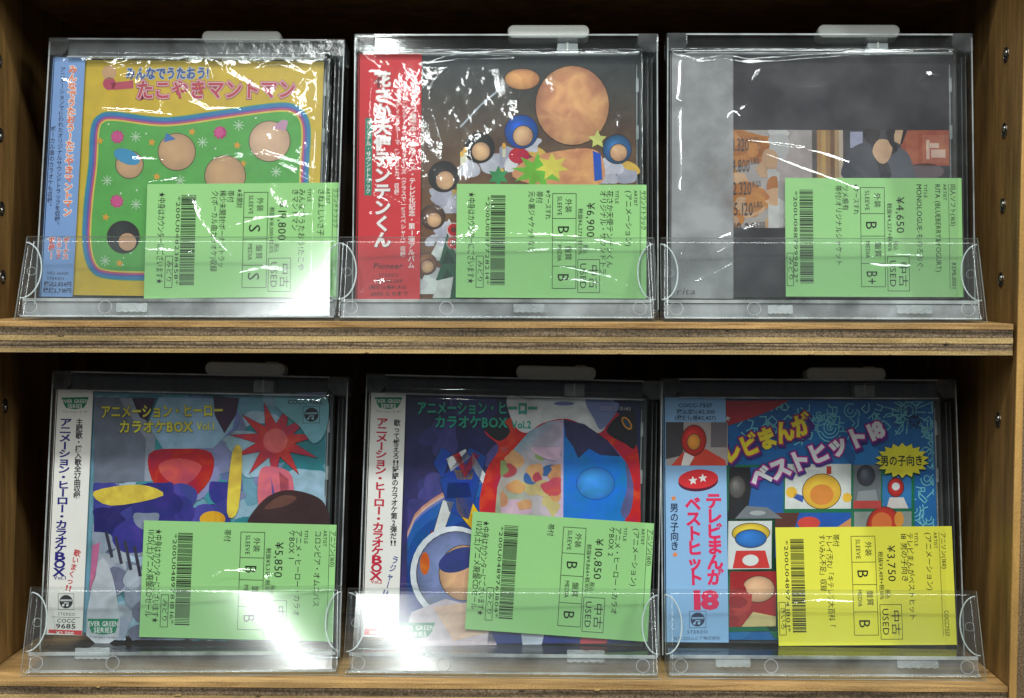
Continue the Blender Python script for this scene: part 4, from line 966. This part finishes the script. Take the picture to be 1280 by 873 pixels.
def art_L3(P):
    blue = C(30,110,180); cy = C(136,216,226)
    P.poly([(827,498.5),(1167,498),(1174,806),(836,798)], blue, 1)
    blobs(P, (906,500,1166,800), [C(34,120,190),C(28,104,172),C(40,128,196)], 30, 10, 30, 2, 21)
    rnd = random.Random(12); lw = 1.35; z = 6
    for i in range(15):                                        # rays
        t = 2*pi*i/15; P.line([(1135+11*cos(t),514+12*sin(t)),(min(1166,1135+(22+6*(i%3))*cos(t)),max(500,514+(22+6*(i%3))*sin(t)))], lw, cy, z)
    for r in (6,10): P.line([(1135+r*cos(t/10*2*pi),512+r*1.2*sin(t/10*2*pi)) for t in range(11)], lw, cy, z)
    for x, y, n in ((1034,534,4),(1060,512,2),(1160,650,3),(1142,640,3),(1020,518,3),(1158,600,2),(1096,520,2),(1160,690,3),(940,770,3),(1000,792,2),(1162,540,2)):
        for k in range(n):
            q = 3.5+k*4.2; a0 = rnd.uniform(-0.6,0.6); P.line([(min(1166,x+q*cos(a0+t*0.45)),max(500.5,y+q*1.15*sin(a0+t*0.45))) for t in range(rnd.randint(8,13))], lw, cy, z)
    for i in range(96):                                        # angular doodles
        x, y = (rnd.uniform(1010,1166), rnd.uniform(501,535)) if i % 3 == 0 else ((rnd.uniform(1140,1168), rnd.uniform(540,800)) if i % 3 == 1 else (rnd.uniform(908,1012), rnd.uniform(502,548)))
        d = rnd.choice((0,pi/2,pi/4,-pi/4,0.3)); pts = [(x,y)]
        for k in range(rnd.randint(2,5)):
            l = rnd.uniform(4,11); x += l*cos(d); y += l*sin(d); pts.append((min(1166,x), max(500,y))); d += rnd.choice((pi/2,-pi/2,pi/4,pi/2))
        P.line(pts, lw, cy, z)
    P.poly([(900,500),(982,499),(960,512),(930,524),(900,534)], C(190,44,56), 8); P.star(905,523,4, C(230,220,220), 9)
    # picture grid with green borders, plain shapes in each field
    gr = C(22,118,80)
    P.poly([(904,582),(1142,582),(1142,800),(968,800),(904,714)], gr, 9); P.rect(904,640,970,790, gr, 9)
    F = lambda x0,y0,x1,y1,c,l=10: P.rect(x0,y0,x1,y1,c,l)
    F(908,585,976,650, C(44,100,170)); P.poly([(908,585),(934,585),(936,610),(930,650),(908,650)], C(40,38,42), 11); P.ball(918,610,10, C(96,92,90), 12, ry=14, hi=2.2); P.poly([(916,650),(930,634),(956,636),(975,650)], C(120,124,130), 12); P.disc(944,643,10, C(170,174,176), 13, ry=3)
    F(978,581,1061,638, C(226,226,222)); P.ball(1024,616,24, C(240,188,62), 11, ry=22, lo=0.8); P.disc(1024,620,15, C(226,140,60), 13, ry=13); P.rect(1030,584,1036,594, C(196,60,50), 11); P.disc(986,617,7, C(240,188,62), 11); P.disc(1056,624,6, C(240,188,62), 11); P.poly([(990,618),(1002,622),(1000,630),(988,624)], C(60,90,170), 11)
    F(1064,582,1099,638, C(118,124,128)); P.ball(1080,596,11, C(70,72,82), 11, ry=13, hi=3); P.poly([(1066,638),(1070,616),(1092,614),(1098,638)], C(150,154,158), 11); P.rect(1064,628,1099,638, C(196,70,66), 12)
    F(1101,596,1138,638, C(56,128,190)); P.ball(1118,611,10, C(200,48,46), 11, ry=12); P.disc(1118,610,5, C(228,228,228), 12); P.poly([(1106,638),(1110,624),(1128,624),(1134,638)], C(220,210,206), 11)
    F(908,653,962,713, C(226,228,226)); P.ball(936,668,23, C(236,200,60), 11, ry=12); P.ball(936,675,19, C(46,120,200), 12.6, ry=11); P.poly([(914,712),(918,690),(954,690),(960,712)], C(214,60,56), 11); P.disc(936,702,10, C(226,228,226), 12, ry=7)
    F(966,643,1061,700, C(36,90,180)); P.poly([(966,643),(996,643),(990,664),(966,664)], C(96,52,44), 11); P.disc(1008,656,14, C(214,70,60), 12, ry=8); P.poly([(1040,664),(1061,650),(1061,664)], C(206,140,90), 11)
    F(1065,642,1138,700, C(150,156,150)); P.ball(1103,662,22, C(206,56,40), 11, ry=26); P.disc(1100,656,13, C(226,120,60), 12); P.disc(1122,652,6, C(226,150,60), 12, ry=10)
    F(911,716,968,784, C(176,44,46)); P.ball(946,738,20, SKIN, 11, ry=16); blobs(P, (911,716,938,784), [C(160,36,40),C(190,60,54)], 8, 6, 12, 12, 2); P.poly([(926,784),(940,766),(968,772),(968,784)], C(220,200,140), 14)
    z = 22
    def big(t, a, b, h, fill, o1, o2, lay):
        sh = (1.8, 2.6)
        P.text(t, (a[0]+sh[0],a[1]+sh[1]), (b[0]+sh[0],b[1]+sh[1]), h, o2, lay, 0.15); P.text(t, a, b, h, o2, lay+1, 0.14); P.text(t, a, b, h, o1, lay+2, 0.11); P.text(t, a, b, h, fill, lay+3, 0.055)
    big('テレビまんが', (882,588), (1013,537), 22, C(236,214,50), C(186,46,96), C(70,40,120), z)
    big('ベストヒット18', (939,611), (1106,543), 21, C(232,228,232), C(186,44,140), C(78,44,130), z+5)
    P.star(1126,577,36, C(40,60,70), z+10, 18, 0.78, ry=23.6); P.star(1126,576.5,35, C(238,226,60), z+11, 18, 0.78, ry=22.8)
    P.text('男の子向き', (1098,582.5), (1153,582), 11, INK, z+12, 0.02)
    P.text('COCC-7537', (1118,511.5), (1150,511.5), 4, C(26,70,120), z, 0.0); emblem(P, 1142, 525, 8, C(26,56,96), blue, z)
    def obi(P):
        k = C(24,30,66); pk = C(222,44,92)
        P.text('COCC-7537', (843,509), (885.5,509), 5.2, k, 2, 0.02); P.text('税込定価¥2,500', (841,517.3), (888.8,517.3), 5.2, k, 2, 0.015); P.text('(税抜価格¥2,427)', (839,525), (890,525), 5.2, k, 2, 0.015)
        P.poly([(828,528),(904.5,528),(905.5,583),(830,583)], C(170,160,156), 1); P.poly([(828,528),(850,528),(850,570),(829,575)], C(70,66,70), 2); P.rect(884,528,904,560, C(110,104,108), 2)
        P.ball(863,551,15, C(200,46,42), 3, ry=19, hi=1.8); P.ball(863,553,8, C(230,150,60), 4, ry=10); P.poly([(836,583),(850,566),(878,562),(902,576),(904,583)], C(206,70,52), 3); P.poly([(852,566),(864,572),(858,583),(848,583)], C(226,220,216), 4)
        P.disc(869.5,603,24.5, C(90,24,52), 2, ry=12.5, rot=4); P.disc(869.5,600,24.5, C(212,46,52), 3, ry=12, rot=4); P.star(863,602,5.8, WHITE, 4, rot=95); P.star(875,599,5.8, WHITE, 4, rot=95)
        P.vtext(V('テレビまんが'), (888.5,618), (893,732), 21, pk, 2, 0.045, 1.08); P.vtext(V('ベストヒット'), (863,622), (868.5,732), 20, pk, 2, 0.045, 1.08)
        P.text('18', (861,761), (899,761), 24, pk, 2, 0.05)
        P.vtext(V('男の子向き'), (840.5,630), (842.5,689), 11, k, 2, 0.015); P.star(839.8,624,4, C(226,130,60), 2); P.star(843,694,4, C(226,130,60), 2)
        emblem(P, 872, 774, 9, C(50,62,92), C(150,190,226), 2); P.text('STEREO', (859.5,791), (885,791), 4.2, C(50,62,92), 2); P.text('日本コロムビア株式会社', (843,798.5), (900,798.5), 3.6, C(50,62,92), 2)
    return obi

# ------------------------------------------------------------------ assembly
G_ = (0.30, 0.585, 0.225); Y_ = (0.77, 0.735, 0.07)
obiC = lambda n, c: solid(n, c, 0.45, spec=0.35, noise_amt=0.04, nscale=120)
make_stand('U1', 'clear stand with glossy lip under the blue and yellow CD', 1, -0.0004, 0.0030, -0.0025, [(-0.0300,0.0150,0.0052,0.0042)], True)
make_stand('U2', 'clear stand under the red and brown CD on the upper shelf', 2, -0.0014, 0.0030, -0.0015, [(0.0080,0.0150,0.0055,0.0040)])
make_stand('U3', 'clear stand beside the drilled panel under the grey photo CD', 3, -0.0006, 0.0, 0.0004, [(-0.026,0.012,0.0052,0.004),(0.0360,0.0170,0.0055,0.0040)])
make_stand('L1', 'scuffed clear stand under the CD with a blue-lettered white strip', 4, 0.0016, 0.0030, 0.0010, [(-0.0530,0.0170,0.0086,0.0052)])
make_stand('L2', 'clear stand with frosted tape under the red-lettered white-strip CD', 5, -0.0004, 0.0010, 0.0015, [(0.0320,0.0185,0.0082,0.0056)], tilt=21)
make_stand('L3', 'clear stand under the yellow-tagged CD on the lower shelf', 6, -0.0010, 0.0, 0.0, [(-0.0530,0.0170,0.0062,0.0040),(0.0360,0.0200,0.0062,0.0040)])

mm_ = 0.001
cr = lambda L_: [(a*mm_, b*mm_, c*mm_, d*mm_, w*mm_, h*mm_) for a, b, c, d, w, h in L_]
cdU1, PU1 = make_case('U1', 'yellow and green CD in crinkled wrap with a blue paper strip', art_U1, 0.112, obiC('strip_blue', C(112,146,196)), M_FILM, 1, 0.0012, [])
cdU2, PU2 = make_case('U2', 'brown-covered CD with a red paper strip and white title', art_U2, 0.222, obiC('strip_red', C(196,44,52)), M_FILM, 9, 0.0009, [], M_PAINT)
cdU3, PU3 = make_case('U3', 'dark grey CD with a photo band and grey strip in slack wrap', art_U3, 0.2205, M_VELL, M_FILM4, 3, 0.0006, cr([(-34,90,30,106,6,1.6)]), M_PHOTO)
cdL1, PL1 = make_case('L1', 'teal and purple CD whose white strip has blue title lettering', art_L1, 0.129, obiC('strip_white', C(226,224,218)), M_FILM3, 4, 0.0004, [], M_PAINT)
cdL2, PL2 = make_case('L2', 'indigo and red CD whose white strip has red title lettering', art_L2, 0.127, obiC('strip_white', C(226,224,218)), M_FILM3, 5, 0.0004, [], M_PAINT)
cdL3, PL3 = make_case('L3', 'bright blue CD with slanted title and a light blue strip', art_L3, 0.224, obiC('strip_sky', C(140,182,222)), M_FILM3, 6, 0.0004, [])

ST = '★中身はカウンターにございます★'; SALE = '11/25(土)アニメ廃盤CDセール'
price_tag('U1', PU1, [(187,228),(423,233),(421.5,374),(181.6,372)], G_, 'green price tag reading 19,800 yen on the yellow CD',
    tag_data('long', 1, 'サウンドトラック', '', 'さねよしいさ子', ('みんなでうたおう!たこや','きマントマン'), '¥19,800', '税抜¥18,000+税10%', ('S','S'), ('※未開封','帯付','稀少未開封!ボーナストラッ','ク(ボーカル曲カラオケ)収録'), '200U048238458', 'みどり', (ST,)))
price_tag('U2', PU2, [(571.3,230.7),(808.5,235),(810,374),(568,373)], G_, 'green price tag reading 6,900 yen on the red-stripped CD',
    tag_data('long', 2, 'サウンドトラック', '', '(アニメーション)', ('花さか天使テンテンくん','オリジナル・サウンドトラ'), '¥6,900', '税抜¥6,273+税10%', ('B','B'), ('※ケースすれ','帯付','元々裏ジャケットなし'), '200U083772821 4'.replace(' ',''), 'みどり', (ST,)))
price_tag('U3', PU3, [(980.4,224.6),(1202.4,224),(1202.8,370.5),(980.9,370.5)], G_, 'green price tag reading 4,650 yen on the dark grey CD',
    tag_data('short', 3, '同人ソフト(165)', 'REML0001', 'RITA (BLUEBERRY&YOGURT)', ('MONOLOGUE-ものろおぐ-',), '¥4,650', '税抜¥4,227+税10%', ('B','B+'), ('※ケースすれ','ツメ痕有','帯付/オリジナルジャケット'), '200U0887999823', 'みどり'))
price_tag('L1', PL1, [(183.7,650),(420.8,655),(420,802.5),(176,794)], G_, 'green price tag reading 5,850 yen on the teal and purple CD',
    tag_data('long', 4, 'アニソン(160)', '', 'コロンビア・オムニバス', ('アニメ・ヒーロー・カラオ','ケBOX 1'), '¥5,850', '税抜¥5,318+税10%', ('B','B'), ('','帯付'), '200U0489781816', 'みどり', (ST, SALE)))
price_tag('L2', PL2, [(591.4,637.3),(816.4,659),(811,803),(578.8,786.7)], G_, 'tilted green price tag reading 10,850 yen on the indigo CD',
    tag_data('long', 5, 'アニソン(160)', '', '(アニメーション)', ('アニメ・ヒーロー・カラオ','ケBOX 2'), '¥10,850', '税抜¥9,864+税10%', ('B','B'), ('','帯付'), '200U0489761804', 'みどり', (ST, SALE)))
price_tag('L3', PL3, [(966.4,661.7),(1186.9,660.5),(1194,809),(970.3,809)], Y_, 'yellow price tag reading 3,750 yen on the bright blue CD',
    tag_data('short', 6, 'アニソン(160)', 'COCC7537', '(アニメーション)', ('テレビまんがベストヒット','18 男の子向き'), '¥3,750', '税抜¥3,409+税10%', ('B','B'), ('','帯付','トレイ汚れ/「キテレツ大百科「','すいみん不足」収録'), '200U0489741801', 'きいろ'))

bpy.data.objects.remove(_fo); bpy.data.curves.remove(_fc)
